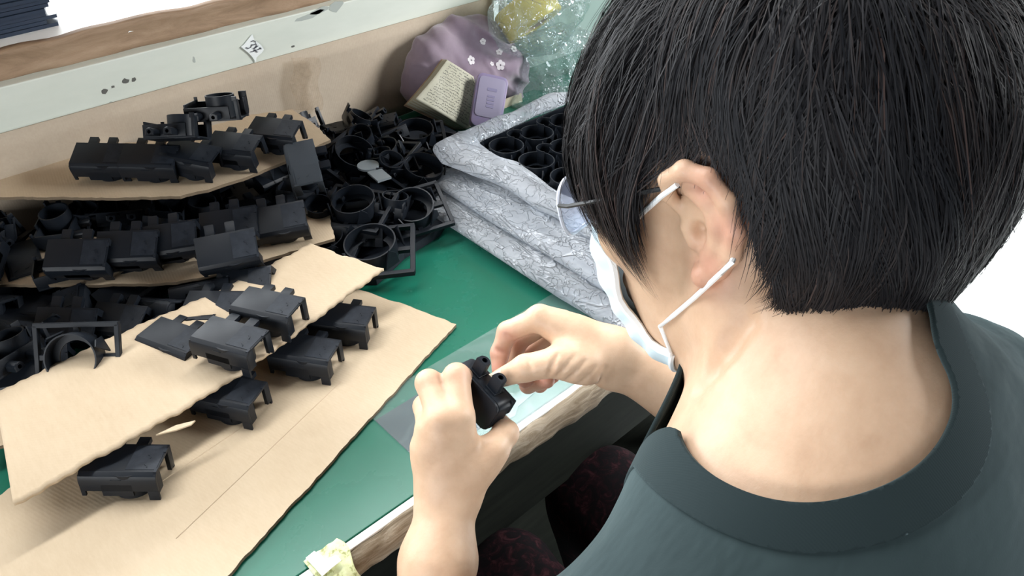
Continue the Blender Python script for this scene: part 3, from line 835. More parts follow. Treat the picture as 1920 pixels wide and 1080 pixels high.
# ---- raised shelf behind: cream rail, raw plank edge, white top
XE = .995
sh = thing('raised_shelf', (.2, 1.5, 0), 'raised white topped bench behind the workbench with a cream painted front rail', 'shelf')
put('rail', wbox((XL, YB, .8995), (2.0, YB+.028, .9635), .002), 'cream_paint', sh)
put('rail_lip', wbox((XL, YB-.003, .8995), (2.0, YB, .906), .001), 'cream_paint', sh)
def plank(s, t):
    x = XL+2.9*s
    return np.stack([x, YB+.020+.004*np.sin(t*3)+.0015*np.sin(x*41)+.001*np.sin(x*97), .9637+.034*t+.0016*np.sin(x*23)*t+.001*np.sin(x*71)*t], -1)
put('plank_edge', grid(plank, 200, 6, .012, 'plank'), 'raw_wood', sh)
put('white_top', wbox((XL, YB+.026, .985), (2.0, 2.0, .9965)), 'white_top', sh)
for x in (XL+.05, 1.9):
    for y in (YB+.03, 1.93): put('leg', wbox((x, y, 0), (x+.06, y+.06, .985)), 'cream_paint', sh)
us = thing('upper_shelf', (.2, 1.1, 1.45), 'plain overhead shelf board carried on posts above the back of the workbench', 'shelf')
put('board', wbox((XL, .95, 1.45), (1.9, 1.40, 1.475)), 'raw_wood', us)
for x in (XL+.02, 1.85):
    put('bracket_post', wbox((x, 1.075, ZT), (x+.03, 1.100, 1.45)), 'cream_paint', us)
# chips knocked out of the rail's paint
for i, (u, v, a, b, m) in enumerate([(196, 171, .0045, .004, 'chip'), (212, 163, .003, .002, 'chip'), (235, 152, .005, .004, 'chip'), (251, 149, .004, .0035, 'chip'), (550, 87, .0035, .002, 'chip'),
                       (364, 113, .002, .005, 'chip_grey'), (208, 193, .003, .002, 'chip_grey'), (629, 12, .020, .009, 'chip_grey'), (585, 28, .032, .0045, 'chip_grey'), (600, 20, .02, .005, 'chip_grey')]):
    c = aty(u, v, YB-.0003); r = random.Random(i)
    poly = [(c[0]+a*math.cos(k*.785)*r.uniform(.6, 1.2), c[1], c[2]+b*math.sin(k*.785)*r.uniform(.6, 1.2)+.1*a*math.cos(k*.785)) for k in range(8)]
    put('paint_chip', MB().prism(poly, (0, .0006, 0)).mesh('chip'), m, sh)
# torn paper label
lb = thing('paper_label', aty(475, 92, YB-.002), 'torn white paper label with 34 handwritten on it, stuck to the cream rail', 'label')
pts = [aty(u, v, YB-.0025) for u, v in [(473, 64), (477, 75), (484, 80), (490, 85), (495, 93), (491, 99), (486, 103), (481, 108), (480, 117), (474, 108), (467, 100), (452, 88), (458, 83), (466, 73)]]
put('paper', MB().prism(pts, (0, .001, 0)).mesh('paper'), 'label_paper', lb)
def ink(strokes, name, y, parent, r=.0006):
    mb = MB()
    for st in strokes: mb.tube([aty(u, v, y) for u, v in st], r, 5)
    return put(name, mb.mesh(name), 'ink', parent)
ink([[(471, 78), (475, 76), (479, 78), (480, 82), (476, 84), (471, 84)], [(480, 82), (481, 86), (477, 90), (475, 91)], [(461, 89), (466, 91), (470, 89), (472, 85)]], 'numeral', YB-.0034, lb)
ink([[(484, 86), (477, 91), (476, 94), (481, 94), (488, 91)], [(487, 89), (490, 92)], [(479, 93), (474, 97), (470, 97)], [(477, 94), (483, 98)]], 'numeral', YB-.0034, lb)
# stack of dark film sheets on the white top
for k in range(9):
    z = .9968+.0052*k; r = random.Random(k); dx = r.uniform(-.010, .008); dy = r.uniform(-.004, .006)
    p = [(-.25, 1.165+dy), (.262+dx, 1.195+dy*.5), (.268+dx, 1.215+dy), (.262+dx*.6, 1.31), (.27+dx, 1.40), (-.25, 1.38)]
    ob = put('film_sheet', MB().prism([(x, y, z) for x, y in p], (0, 0, .0046)).mesh('film_sheet'), 'film_blue')
    tag(ob, 'thin dark blue sheet on the white shelf top, '+['bottom one of the pile', 'second from the bottom of the pile', 'third from the bottom of the pile', 'fourth from the bottom of the pile', 'middle one of the pile', 'fourth from the top of the pile', 'third from the top of the pile', 'second from the top of the pile', 'top one of the pile'][k], 'sheet', 'dark blue sheets piled on the shelf')

# ---- cardboard panel closing the space under the rail
cp = thing('cardboard_divider', (.3, 1.10, ZT), 'brown cardboard divider standing upright below the cream rail', 'cardboard')
def panel(s, t):
    x = XL+(XE-.012-XL)*s
    return np.stack([x, 1.108-.016*(1-t)**2+.003*np.sin(x*9)*(1-t)-.0+0*s, ZT+.001+.158*t], -1)
put('board', grid(panel, 60, 8, .003, 'panel'), 'cardboard_panel', cp)
def tpf(s, t):
    u = 545+52*s+4*np.sin(t*9); v = 108+95*t
    P = np.stack([aty(a, b, 1.097) for a, b in zip(u.ravel(), v.ravel())]).reshape(*u.shape, 3)
    P[..., 1] -= .010*t+.0015*np.sin(s*14+t*9); return P
put('clear_tape', grid(tpf, 12, 24, 0, 'tape'), 'clear_tape', cp)
o = put('post', wbox((.985, 1.085, ZT), (.996, 1.097, 1.45), .001), 'cream_paint'); tag(o, 'thin upright cream post at the end of the cardboard panel', 'post')
o = put('teal_board', wbox((1.0, 1.100, ZT), (2.0, 1.108, .8985)), 'teal_panel'); tag(o, 'pale teal board standing behind the yellow tape roll', 'board')

# ---- cardboard sheets on the bench
def sheet(px, z, label, mat, th=.004, seed=1, jag=.0012, zs=None):
    pts = [atz(u, v, z) if not isinstance(z, list) else atz(u, v, z[i]) for i, (u, v) in enumerate(px)]
    return tag(put('cardboard_sheet', polysheet(pts, th, jag, seed=seed), [mat, 'flute_shade']), label, 'cardboard')
A0 = V(.436, .567, .755); AU, AV = V(-.943, -.331, 0), V(-.331, .943, 0)
pA = [A0, A0+AV*.085+AU*-.003, A0+AV*.15, A0+AV*.25+AU*.01, A0+AV*.25+AU*.78, A0+AU*.78]
tag(put('cardboard_sheet', polysheet(pA, .004, .0009, seed=2), ['cardboard', 'flute_shade']), 'large brown cardboard sheet lying flat on the green mat at the front', 'cardboard')
B0, B1, B2, B3 = atz(720, 508, .803), atz(588, 464, .803), atz(-8, 742, .795), atz(30, 952, .795)
def sheetB(s, t):
    f_ = B0[None, None]*(1-s[..., None])+B3[None, None]*s[..., None]
    b = B1[None, None]*(1-s[..., None])+B2[None, None]*s[..., None]
    P = f_*(1-t[..., None])+b*t[..., None]
    j = .0016*np.sin(s*61)*np.sin(s*17)+.0008*np.sin(s*190)
    P[..., 1] += j*np.where(t < .5, 1-t*2, (t*2-1))
    P[..., 1] -= .010*np.sin(s*3.14)*(1-t)
    P[..., 2] += -.003*np.sin(s*3.1)+.002*np.sin(s*9+t*2)+.002*t
    e = np.abs(s-0) < 1e-6
    P[..., 0] -= np.where(e, .004*np.sin(t*9)+.010*np.exp(-((t-.55)/.14)**2), 0)
    return P
shB = put('cardboard_sheet', grid(sheetB, 150, 30, .004, 'sheetB'), 'cardboard_b'); tag(shB, 'brown cardboard strip raised on black parts, two black housings on top of it', 'cardboard')
tw = MB().prism([atz(u, v, .797) for u, v in [(292, 815), (330, 797), (366, 788), (358, 796), (330, 806)]], (0, 0, -.0015)).mesh('ply')
put('torn_ply', tw, 'cardboard', shB)
sheet([(-30, 775), (0, 758), (95, 705), (175, 662), (250, 632), (330, 592), (420, 545), (470, 600), (330, 700), (120, 800), (-40, 850)], .776, 'brown cardboard sheet with a jagged back edge, just behind the raised strip', 'cardboard', seed=4, jag=.002)
sheet([(-40, 438), (90, 446), (300, 440), (470, 400), (555, 376), (608, 371), (619, 410), (627, 447), (580, 462), (505, 484), (440, 506), (330, 529), (200, 533), (-40, 533)], .800, 'brown cardboard strip in shade halfway up the black pile, its right corner sunlit', 'cardboard_back', seed=5)
sheet([(-40, 281), (95, 281), (300, 262), (470, 215), (548, 205), (592, 236), (620, 262), (560, 292), (480, 325), (400, 352), (338, 368), (180, 371), (-40, 368)], .852, 'brown cardboard strip at the back, topmost of the pile below the panel', 'cardboard_back', seed=6)

# ------------------------------------------------------------------ black moulded parts
def housing_mesh():
    m = MB(); L = .035
    prof = [(.021, 0), (.021, -.0022), (-.014, -.0022), (-.0168, -.0045), (-.0180, -.0075), (-.0180, -.020), (-.0205, -.020), (-.0205, -.0070), (-.0190, -.0028), (-.0150, 0)]
    m.prism([(-L, y, z) for y, z in prof], (2*L, 0, 0))
    m.box((L-.010, -.0205, -.031), (L, -.0182, -.019)); m.box((L-.0022, -.0182, -.024), (L-.0002, -.0085, -.002))
    m.box((-L, -.0205, -.026), (-L+.004, -.0182, -.019)); m.box((-L, -.019, -.022), (-L+.002, .019, -.002))
    m.box((-L, .0188, -.018), (L-.012, .021, -.002)); m.box((L-.004, .013, -.026), (L, .021, -.001)); m.box((L-.006, .0185, -.030), (L, .021, -.024))
    m.box((-.006, -.0207, -.0066), (.004, -.0202, -.0058))
    return m.mesh('housing', True, .0006)
def cup_mesh():
    m = MB(); m.ring((.006, -.002, 0), .0165, .0182, -.030, -.002, 28); m.disc((.006, -.002, 0), .0166, -.014, -.012, 24)
    m.box((-.016, -.0205, -.026), (.012, -.0190, -.012))
    return m.mesh('cup', True)
def patch_mesh():
    m = MB(); m.box((.006, -.0125, .0), (.0335, .0185, .0004)); m.box((.0325, -.016, -.0005), (.0352, -.011, .0008)); m.box((.0325, .010, -.0005), (.0352, .0150, .0008))
    m.ring((.020, .002, 0), .0036, .0043, .0003, .0009, 8, -.2, 1.4); m.ring((.021, -.010, 0), .0030, .0036, .0003, .0009, 8, 0, 1.5)
    return m.mesh('label_patch', False)
def lug_mesh(L=.0155):
    """rounded boss standing out of the back edge, screw hole in its end"""
    m = MB(); w, N = .0056, 24
    out, hole = [], []
    for k in range(N):
        a = 2*math.pi*k/N; x, z = math.cos(a), math.sin(a); q = max(abs(x), abs(z))
        out.append((x*w, z*w*.9) if z < 0 else (x/q*w*.98, z/q*w*.72)); hole.append((x*.0024, z*.0024))
    v = [(x, 0, z) for x, z in out]+[(x, L-.0008, z) for x, z in out]+[(x*.86, L, z*.86) for x, z in out]+[(x, L, z) for x, z in hole]+[(x, L-.007, z) for x, z in hole]
    f = [tuple(range(N)), tuple(4*N+k for k in range(N))]
    for k in range(N):
        n = (k+1) % N
        f += [(i*N+k, i*N+n, (i+1)*N+n, (i+1)*N+k) for i in range(4)]
    m.add(v, f)
    return m.mesh('lug', True)
ME = {'housing': housing_mesh(), 'cup': cup_mesh(), 'label_patch': patch_mesh(), 'lug': lug_mesh()}
ME['housing'].materials.append(M['black_plastic']); ME['cup'].materials.append(M['black_plastic']); ME['lug'].materials.append(M['black_plastic']); ME['label_patch'].materials.append(M['black_matt'])
def child(name, me, par, loc=(0, 0, 0), rot=(0, 0, 0), scale=1):
    o = bpy.data.objects.new(name, me); col.objects.link(o); o.parent = par; o.location = loc; o.rotation_euler = rot; o.scale = (scale,)*3; return o
def housing(frame, label, group=None, lugs=True):
    """frame: 4x4 matrix (x along the long front edge, y to the back, z up off the plate)"""
    t = thing('plastic_housing', (0, 0, 0), label, 'plastic part', group); t.matrix_world = frame
    child('housing', ME['housing'], t); child('cup', ME['cup'], t); child('label_patch', ME['label_patch'], t)
    if lugs:
        for x in (-.017, .007): child('lug', ME['lug'], t, (x, .0200, -.0075), (0, 0, 0))
    return t
def frame_of(o, x, z=(0, 0, 1)):
    x = Vector(x).normalized(); z = Vector(z); y = z.cross(x).normalized(); z = x.cross(y)
    m = Matrix.Identity(4)
    for i in range(3): m[i][0], m[i][1], m[i][2], m[i][3] = x[i], y[i], z[i], o[i]
    return m
DX = V(.45, -.893, 0)
def place(u, v, z, label, group=None, rz=0, tilt=(0, 0), lugs=True):
    """plate centre seen at (u, v), at height z"""
    c = atz(u, v, z); a = math.radians(rz); dx = V(DX[0]*math.cos(a)-DX[1]*math.sin(a), DX[0]*math.sin(a)+DX[1]*math.cos(a), tilt[0])
    return housing(frame_of(c, dx, (tilt[1]*.3, tilt[1], 1)), label, group, lugs)
place(428, 628, .833, 'black plastic housing on the raised cardboard strip, nearer the front left of the two')
place(500, 568, .834, 'black plastic housing on the raised cardboard strip, the right rear one of the two', rz=3)
place(640, 590, .786, 'black plastic housing on the flat sheet under the right end of the raised strip', rz=10)
place(570, 652, .786, 'black plastic housing half under the raised strip, second from its right end', rz=8)
place(425, 730, .785, 'black plastic housing tucked under the middle of the raised strip', rz=5)
place(232, 862, .786, 'black plastic housing showing below the left part of the raised strip', rz=22, tilt=(-.05, .1))
place(322, 630, .806, 'black plastic housing lying behind the raised strip, left of the front pair', rz=-4)
place(258, 690, .790, 'black plastic housing mostly hidden under the back edge of the raised strip', rz=30, tilt=(.1, .2))
gE = 'black housings in a row on the rear cardboard strip'
for i, (u, v, rz, tl_, nm) in enumerate([(188, 290, 24, (-.05, -.35), 'leftmost in the row on the rear cardboard strip'), (278, 292, 22, (-.05, -.35), 'second from left on the rear cardboard strip'),
        (355, 285, 10, (-.1, -.2), 'third from left on the rear cardboard strip'), (435, 268, 8, (0, -.3), 'fourth from left on the rear cardboard strip'), (512, 240, 8, (0, -.3), 'rightmost on the rear cardboard strip')]):
    place(u, v, .886, 'black plastic housing, '+nm, gE, rz, tl_)
housing(frame_of(atz(410, 222, .915), (.72, -.66, .05), (-.1, -.25, -1)), 'black housing upside down above the rear row, round cup open upwards', gE)
housing(frame_of(atz(335, 262, .905), (.6, -.7, .1), (-.3, -.5, -.9)), 'black housing upside down behind the third of the rear row', gE)
gD = 'black housings on the shaded middle cardboard strip'
for i, (u, v, rz, nm) in enumerate([(142, 478, 24, 'leftmost on the shaded middle strip'), (236, 462, 26, 'second from left on the shaded middle strip'), (312, 448, 30, 'third from left on the shaded middle strip'),
        (428, 420, 30, 'fourth from left on the shaded middle strip'), (520, 412, 34, 'rightmost on the shaded middle strip')]):
    place(u, v, .836, 'black plastic housing, '+nm, gD, rz, (-.02 if i < 2 else .08, -.62))
place(425, 468, .838, 'black plastic housing leaning in front of the shaded middle strip, plate towards the hands', gD, 34, (.08, -.8))
dh = housing(frame_of(atz(566, 305, .86), (-.35, -.80, -.45), (-.35, -.55, .75)), 'dusty grey-black housing tipped up at the right end of the rear strip')
for c_ in dh.children:
    if c_.name.startswith(('housing', 'label_patch')):
        c_.data = c_.data.copy(); c_.data.materials[0] = M['dusty_plastic']

# ring frames: a flat frame with a round socket, strap bars and corner fins
def ringframe_meshes():
    m = MB()
    for s in (1, -1):
        m.box((-.044, s*.034-.0025, 0), (.044, s*.034+.0025, .006)); m.box((s*.042-.0025, -.034, 0), (s*.042+.0025, .034, .006))
    m.box((-.042, -.003, 0), (-.024, .003, .005)); m.box((.024, -.003, 0), (.042, .003, .005)); m.box((-.003, -.034, 0), (.003, -.024, .005)); m.box((-.003, .024, 0), (.003, .034, .005))
    fr = m.mesh('frame', False, .0006)
    r = MB(); r.ring((0, 0, 0), .0255, .0270, 0, .020, 40); r.ring((0, 0, 0), .018, .0262, .004, .0055, 40)
    rg = r.mesh('socket_ring', True)
    fins = []
    m = MB(); m.prism([(-.009, 0, 0), (.009, 0, 0), (.007, 0, .014), (0, 0, .022), (-.004, 0, .013)], (0, .0016, 0)); fn_ = m.mesh('fin')
    for q in (fr, rg, fn_): q.materials.append(M['black_plastic'])
    return fr, rg, fn_
RF = ringframe_meshes()
def ring_frame(frame, label, group=None, sc=1.0):
    t = thing('ring_frame', (0, 0, 0), label, 'plastic part', group); t.matrix_world = frame @ Matrix.Scale(sc, 4)
    child('frame', RF[0], t); child('socket_ring', RF[1], t)
    for a in (.5, 2.2, 3.9, 5.4): child('fin', RF[2], t, (.034*math.cos(a), .029*math.sin(a), .003), (0, 0, a+1.57))
    return t
gR = 'black ring frames heaped at the right of the pile'
for u, v, z, x, n, lab in [(700, 478, .775, (.75, -.6, .08), (-.10, -.15, 1), 'black ring frame lying by the edge of the green mat, nearest the raised strip'),
        (775, 400, .785, (.9, -.35, .1), (-.2, -.35, 1), 'black ring frame tilted beside the white wrapped bags, ring facing forward'),
        (668, 395, .80, (.5, -.85, 0), (.0, -.4, 1), 'black ring frame deep in the pile, left of the tilted one by the bags'),
        (790, 330, .79, (.95, .2, 0), (.1, -.3, 1), 'black ring frame behind the tilted one beside the white bags'),
        (720, 300, .80, (.3, -.9, .2), (-.2, -.1, 1), 'black ring frame in the shade behind the key-shaped piece'),
        (780, 262, .79, (.8, -.5, 0), (0, -.2, 1), 'black ring frame in the shade below the open notebook'),
        (660, 300, .81, (.9, .3, .1), (.2, -.5, 1), 'black ring frame at the foot of the cardboard panel'),
        (830, 285, .775, (.6, .7, 0), (0, -.1, 1), 'black ring frame wedged against the top wrapped tray'),
        (610, 470, .77, (.6, -.7, .1), (.1, -.2, 1), 'black ring frame under the sunlit cardboard corner')]:
    ring_frame(frame_of(atz(u, v, z), x, n), lab, gR, 1.25 if u == 700 else 1.08)
ring_frame(frame_of(atz(150, 668, .80), (.75, -.65, 0), (-.35, -.75, .5)), 'black ring frame standing up behind the left jagged cardboard edge')
# key-shaped piece lying on top; its grey paints the reflection that lights it
kt = MB(); c0 = atz(690, 309, .822)
kt.prism([c0+V(math.cos(a)*.0155, math.sin(a)*.0155, 0) for a in np.linspace(0, 2*math.pi, 24, endpoint=False)], (0, 0, -.003))
d_ = atz(717, 332, .822)-c0; n_ = V(-d_[1], d_[0], 0)/np.linalg.norm(d_)*.0105
kt.prism([c0+d_*.42+n_, c0+d_*1.15+n_, c0+d_*1.15-n_, c0+d_*.42-n_], (0, 0, -.003))
tag(put('key_piece', kt.mesh('key'), 'reflection_grey'), 'flat key-shaped plastic piece, reflection painted grey, round head and short bar, on the black pile', 'plastic part')

# flat black trays the heap lies on
for px_, lab in (([(590, 500), (655, 518), (705, 519), (757, 470), (824, 428), (850, 385), (862, 330), (880, 262), (800, 215), (700, 235), (640, 262), (600, 330)], 'flat black tray under the ring frames, its edge on the green mat'),
                 ([(-60, 560), (250, 560), (480, 470), (590, 440), (625, 275), (560, 250), (300, 300), (-60, 420)], 'flat black tray under the dark heap and the middle cardboard strip')):
    tag(put('black_tray', polysheet([atz(u, v, .764) for u, v in px_], .0135, .0002, seed=8), ['black_matt', 'black_matt']), lab, 'tray')
# the rest of the heap: loose housings lying at all angles, under and between the strips
heap = [(-.06, .98), (.02, .80), (.12, .86), (.24, .86), (.36, .79), (.42, .73), (.50, .74), (.57, .83), (.64, .95), (.62, 1.07), (.3, 1.07), (-.1, 1.07)]
def inside(x, y):
    c = False
    for i in range(len(heap)):
        (x0, y0), (x1, y1) = heap[i-1], heap[i]
        if (y0 > y) != (y1 > y) and x < (x1-x0)*(y-y0)/(y1-y0)+x0: c = not c
    return c
n = 0; hr = random.Random(21)
while n < 92:
    x, y = hr.uniform(-.1, .66), hr.uniform(.78, 1.06)
    if not inside(x, y): continue
    back = (y-.80)/.26
    z = .768+hr.random()*(.012+.030*max(0, min(1, back)))
    a = hr.uniform(0, 6.28)
    nz = (hr.uniform(-.55, .55), hr.uniform(-.55, .55), hr.choice((1, 1, -1)))
    housing(frame_of((x, y, z+.012), (math.cos(a), math.sin(a), hr.uniform(-.3, .3)), nz), 'black plastic housing jumbled in the dark heap, '+('behind the middle strip' if y > .93 else 'under the middle strip' if x < .40 and y > .85 else 'beside the ring frames' if x > .42 else 'between raised and middle strips')+(', left part' if x < .15 else ', right part' if x > .42 else ''), 'loose black housings in the heap', lugs=(n % 2 == 0))
    n += 1
fl_ = bpy.data.objects['cardboard_sheet']
for a, b in (((330, 1010), (640, 715)), ((470, 790), (300, 905))):
    p, q = atz(*a, .7551), atz(*b, .7551); d_ = (q-p)/np.linalg.norm(q-p); n_ = V(-d_[1], d_[0], 0)*.0007; m = MB()
    for k in range(24):
        u0, u1 = p+(q-p)*k/24, p+(q-p)*(k+1)/24; w0, w1 = (n_*(.5+.5*math.sin(k*1.7)**2), n_*(.5+.5*math.sin(k*1.7+1.7)**2))
        m.add([u0-w0, u1-w1, u1+w1, u0+w0, u0+V(0, 0, .0005), u1+V(0, 0, .0005)], [(0, 1, 5, 4), (4, 5, 2, 3)])
    put('score_line', m.mesh('score'), 'cardboard_b', fl_)
# arms and bits showing behind the front pair
for u, v, z, x, nn in [(455, 535, .80, (.7, -.7, .2), (-.5, -.2, .8)), (395, 572, .80, (.6, -.75, .1), (.3, -.6, .6)), (350, 590, .795, (.8, -.6, 0), (-.2, .6, .7)), (300, 560, .79, (.4, -.9, .2), (.5, -.4, .6)),
                       (215, 600, .79, (.5, -.8, .1), (.2, -.7, .5)), (120, 610, .79, (.7, -.7, 0), (-.2, -.6, .8)), (60, 690, .785, (.9, -.4, 0), (0, -.5, .8)), (40, 600, .79, (.3, -.9, .1), (.3, .5, .7)), (240, 540, .79, (.9, .1, .2), (0, -.4, .8)), (380, 530, .79, (.8, -.5, .1), (.2, .6, .7))]:
    housing(frame_of(atz(u, v, z), x, nn), 'black plastic housing jumbled in the heap behind the front cardboard strip', 'loose black housings behind the front strip')

# ------------------------------------------------------------------ wrapped trays at the right
def tray_mesh(lo, hi, z0, z1):
    return MB().box((lo[0], lo[1], z0), (hi[0], hi[1], z1)).mesh('tray')
TX0, TX1, TY0, TY1 = .665, .985, .47, .812
tr = thing('moulded_tray', ((TX0+TX1)/2, (TY0+TY1)/2, .80), 'black tray of round sockets and fins, lying open on the stack of wrapped trays', 'tray')
m = MB(); m.box((TX0, TY0, .803), (TX1, TY1, .8065))
for y in (TY0, TY1-.003): m.box((TX0, y, .8065), (TX1, y+.003, .822))
for x in (TX0, TX1-.003): m.box((x, TY0, .8065), (x+.003, TY1, .822))
put('base', m.mesh('base', False, .0005), 'black_plastic', tr)
sock = MB().ring((0, 0, 0), .0245, .0262, 0, .022, 36).ring((0, 0, 0), .017, .0247, .003, .0045, 36).box((-.0035, -.026, -.012), (.0035, -.0245, .012)).mesh('socket_ring', True); sock.materials.append(M['black_plastic'])
half = MB().ring((0, 0, 0), .0125, .0138, 0, .026, 16, -.3, 3.5).mesh('clip_wall', True); half.materials.append(M['black_plastic'])
fin = MB().prism([(-.008, 0, 0), (.008, 0, 0), (.008, 0, .012), (-.001, 0, .027)], (0, .0015, 0)).prism([(0, -.008, 0), (0, .008, 0), (0, .008, .010), (0, 0, .016)], (.0015, 0, 0)).mesh('fin'); fin.materials.append(M['black_plastic'])
for i in range(5):
    for j in range(5):
        c = Vector((TX0+.034+.0625*i, TY1-.048-.0635*j, .8065))-wloc(tr)
        child('socket_ring', sock, tr, c)
        child('clip_wall', half, tr, c+Vector((.031, .013, 0)), (0, 0, .3))
        for k, (a, b) in enumerate(((-.021, .028), (-.030, .004), (.004, -.030), (.027, -.016))): child('fin', fin, tr, c+Vector((a, b, 0)), (0, 0, (.5, 2.3, 1.1, -.4)[k]))
for nm, z0, x0, lab in (('a', .757, .63, 'lower'), ('b', .780, .65, 'middle')):
    tag(put('moulded_tray', tray_mesh((x0, TY0), (TX1, TY1), z0, z0+.012), 'black_matt'), 'flat black tray inside the %s white plastic bag of the stack' % lab, 'tray')
def bag(name, x0, x1, y0, y1, z0, z1, seed, label, amp=.006, sc=42, skew=.0):
    """puffy film bag round a tray: a rounded slab, creased all over and pinched at its mouth"""
    nu, nv = 150, 150
    def shell(s, t):
        a = s*2*np.pi                     # around the section
        x = np.sign(np.cos(a))*np.abs(np.cos(a))**.45; z = np.sign(np.sin(a))*np.abs(np.sin(a))**.75
        e = np.clip(np.minimum(t, 1-t)*9, 0, 1)**.6
        hh = (z1-z0)/2*(.12+.88*e)
        X = (x0+x1)/2+(x1-x0)/2*x*(.97+.03*e); Y = y0+(y1-y0)*t; Z = z0+(z1-z0)*.5+hh*z
        P = np.stack([X+skew*(t-.5), Y, Z], -1); Q = P.reshape(-1, 3)
        n1 = snoise(Q*np.array([1.3, .30, 1.6]), sc*.8, seed, 2); n2 = snoise(Q*np.array([1.8, .22, 1.7]), sc*1.1, seed+9, 2)
        rg = 1-np.abs(n2)*2.0
        out = np.stack([x, 0*x, z*.6], -1).reshape(-1, 3)
        Q = Q+out*(amp*n1+amp*.7*rg)[:, None]
        Q[:, 2] = np.maximum(Q[:, 2], z0-.0 if z0 > .76 else .7515)
        return Q.reshape(P.shape)
    return tag(put(name, grid(shell, nu, nv, 0, name), 'bag_film'), label, 'plastic bag')
bag('plastic_bag', .562, 1.02, .40, .815, .752, .782, 3, 'milky plastic bag round the lowest tray, its edge spread on the green mat', .005)
bag('plastic_bag', .590, 1.02, .40, .830, .776, .802, 14, 'milky creased plastic bag in the middle of the tray stack', .006)
def rim_bag(s, t):
    # the top bag peeled open: a crumpled roll of film along the left and back sides of the open tray
    k = np.array([[.668, .35, .818], [.655, .50, .820], [.650, .66, .822], [.648, .76, .824], [.640, .815, .828], [.70, .822, .830], [.80, .824, .832], [.92, .822, .834], [1.03, .82, .836]])
    L = np.concatenate([[0], np.cumsum(np.linalg.norm(np.diff(k, axis=0), axis=1))]); L /= L[-1]
    c = np.stack([np.interp(s, L, k[:, i]) for i in range(3)], -1)
    tn = np.gradient(c, axis=0); tn[..., 2] = 0; tn /= np.linalg.norm(tn, axis=-1, keepdims=True)
    nr = np.stack([tn[..., 1]*-1, tn[..., 0], 0*s], -1)      # outward
    a = t*4.4-1.2
    wd = np.where(s < .58, .026, .012)
    P = c+nr*(np.cos(a)*wd)[..., None]+np.array([0, 0, 1.])*(np.sin(a)*.014-.006)[..., None]
    Q = P.reshape(-1, 3); n1 = snoise(Q, 50, 31, 2); n2 = 1-2*np.abs(snoise(Q*np.array([1, .6, 1.5]), 55, 33, 2))
    out = (nr*np.cos(a)[..., None]+np.array([0, 0, 1.])*np.sin(a)[..., None]).reshape(-1, 3)
    Q = Q+out*(.0045*n1+.0035*n2)[:, None]
    return Q.reshape(P.shape)
tag(put('plastic_bag', grid(rim_bag, 190, 40, 0, 'bag'), 'bag_film'), 'milky plastic bag peeled open around the top black tray', 'plastic bag')

# ------------------------------------------------------------------ clutter at the back
# cloth bag with printed flowers
CB = Sdf(); bx = lambda u, v, y: aty(u, v, y)
CB.chain([bx(805, 165, 1.06), bx(815, 110, 1.07), bx(850, 85, 1.075)], [.045, .050, .045], .02)
CB.chain([bx(850, 120, 1.05), bx(900, 75, 1.06), bx(945, 72, 1.055)], [.036, .042, .030], .012)
CB.chain([bx(880, 150, 1.035), bx(930, 120, 1.035), bx(960, 135, 1.03)], [.040, .042, .030], .010)
CB.chain([bx(845, 190, 1.05), bx(930, 180, 1.04)], [.045, .045], .02)
cvv, cff = isomesh(CB, (.6, .9, .70), (1.15, 1.2, 1.0), .0035)
fl = snoise(cvv@np.array([[.8, .0, .6], [0, 1, 0], [-.6, 0, .8]])*np.array([.45, 1, 1.6]), 30, 17, 3)
cvv = cvv+vnormals(cvv, cff)*((1-np.abs(fl)*2.6)*.0085)[:, None]
cvv = cvv+vnormals(cvv, cff)*(snoise(cvv, 85, 19, 3)*.0022)[:, None]
cvv[:, 1] = np.minimum(cvv[:, 1], 1.084); cvv[:, 2] = np.maximum(cvv[:, 2], .752)
cb = put('cloth_bag', mesh_np('cloth_bag', cvv, cff), 'cloth'); tag(cb, 'crumpled mauve cloth bag with small white flowers, against the cardboard panel', 'bag')
from mathutils.bvhtree import BVHTree
bvh = BVHTree.FromPolygons([tuple(p) for p in cvv], [tuple(int(i) for i in q) for q in cff])
def hit(b, u, v):
    r = ray(u, v); r = r/np.linalg.norm(r); h = b.ray_cast(Vector(CAM), Vector(r)); return h[0], h[1]
for u, v, rr in [(883, 113, 8), (938, 122, 9), (936, 98, 6), (922, 120, 4), (905, 78, 6), (860, 150, 6), (963, 92, 6)]:
    p, nn = hit(bvh, u, v)
    if p is None: continue
    t1 = nn.orthogonal().normalized(); t2 = nn.cross(t1); m = MB(); s_ = rr*1.35/1250.
    for k in range(5):
        a = k*1.2566; c = p+nn*.0012+(t1*math.cos(a)+t2*math.sin(a))*s_*.55
        m.prism([c+(t1*math.cos(b)+t2*math.sin(b))*s_*.42 for b in np.linspace(0, 6.28, 9)[:-1]], -nn*.0014)
    put('flower_print', m.mesh('flower'), 'flower', cb)
# open notebook
nb = thing('notebook', atz(850, 235, ZT+.004), 'open old notebook with yellowed handwritten pages, leaning on the mauve cloth bag', 'notebook')
n0, n1, n2, n3 = aty(838, 112, 1.005), aty(899, 152, 1.0), aty(878, 247, .975), aty(778, 186, .990)
nN = np.cross(n1-n0, n3-n0); nN /= np.linalg.norm(nN); nN = nN*np.sign(nN@(CAM-n0))
nS = (aty(768, 199, .990)-n3)/8
def page(off, curl, k):
    def fn(s, t):
        P = (n0*(1-s[..., None])+n1*s[..., None])*(1-t[..., None])+(n3*(1-s[..., None])+n2*s[..., None])*t[..., None]
        return P+nN*(off+.008*np.sin(s*2.9)*(.3+.7*t)+.003*np.sin(t*3.1))[..., None]+nS*(k*t**1.5*(1-.55*s))[..., None]
    return fn
pg = page(0, .004, 0)
put('page', grid(pg, 24, 24, .0006, 'page'), 'paper_old', nb)
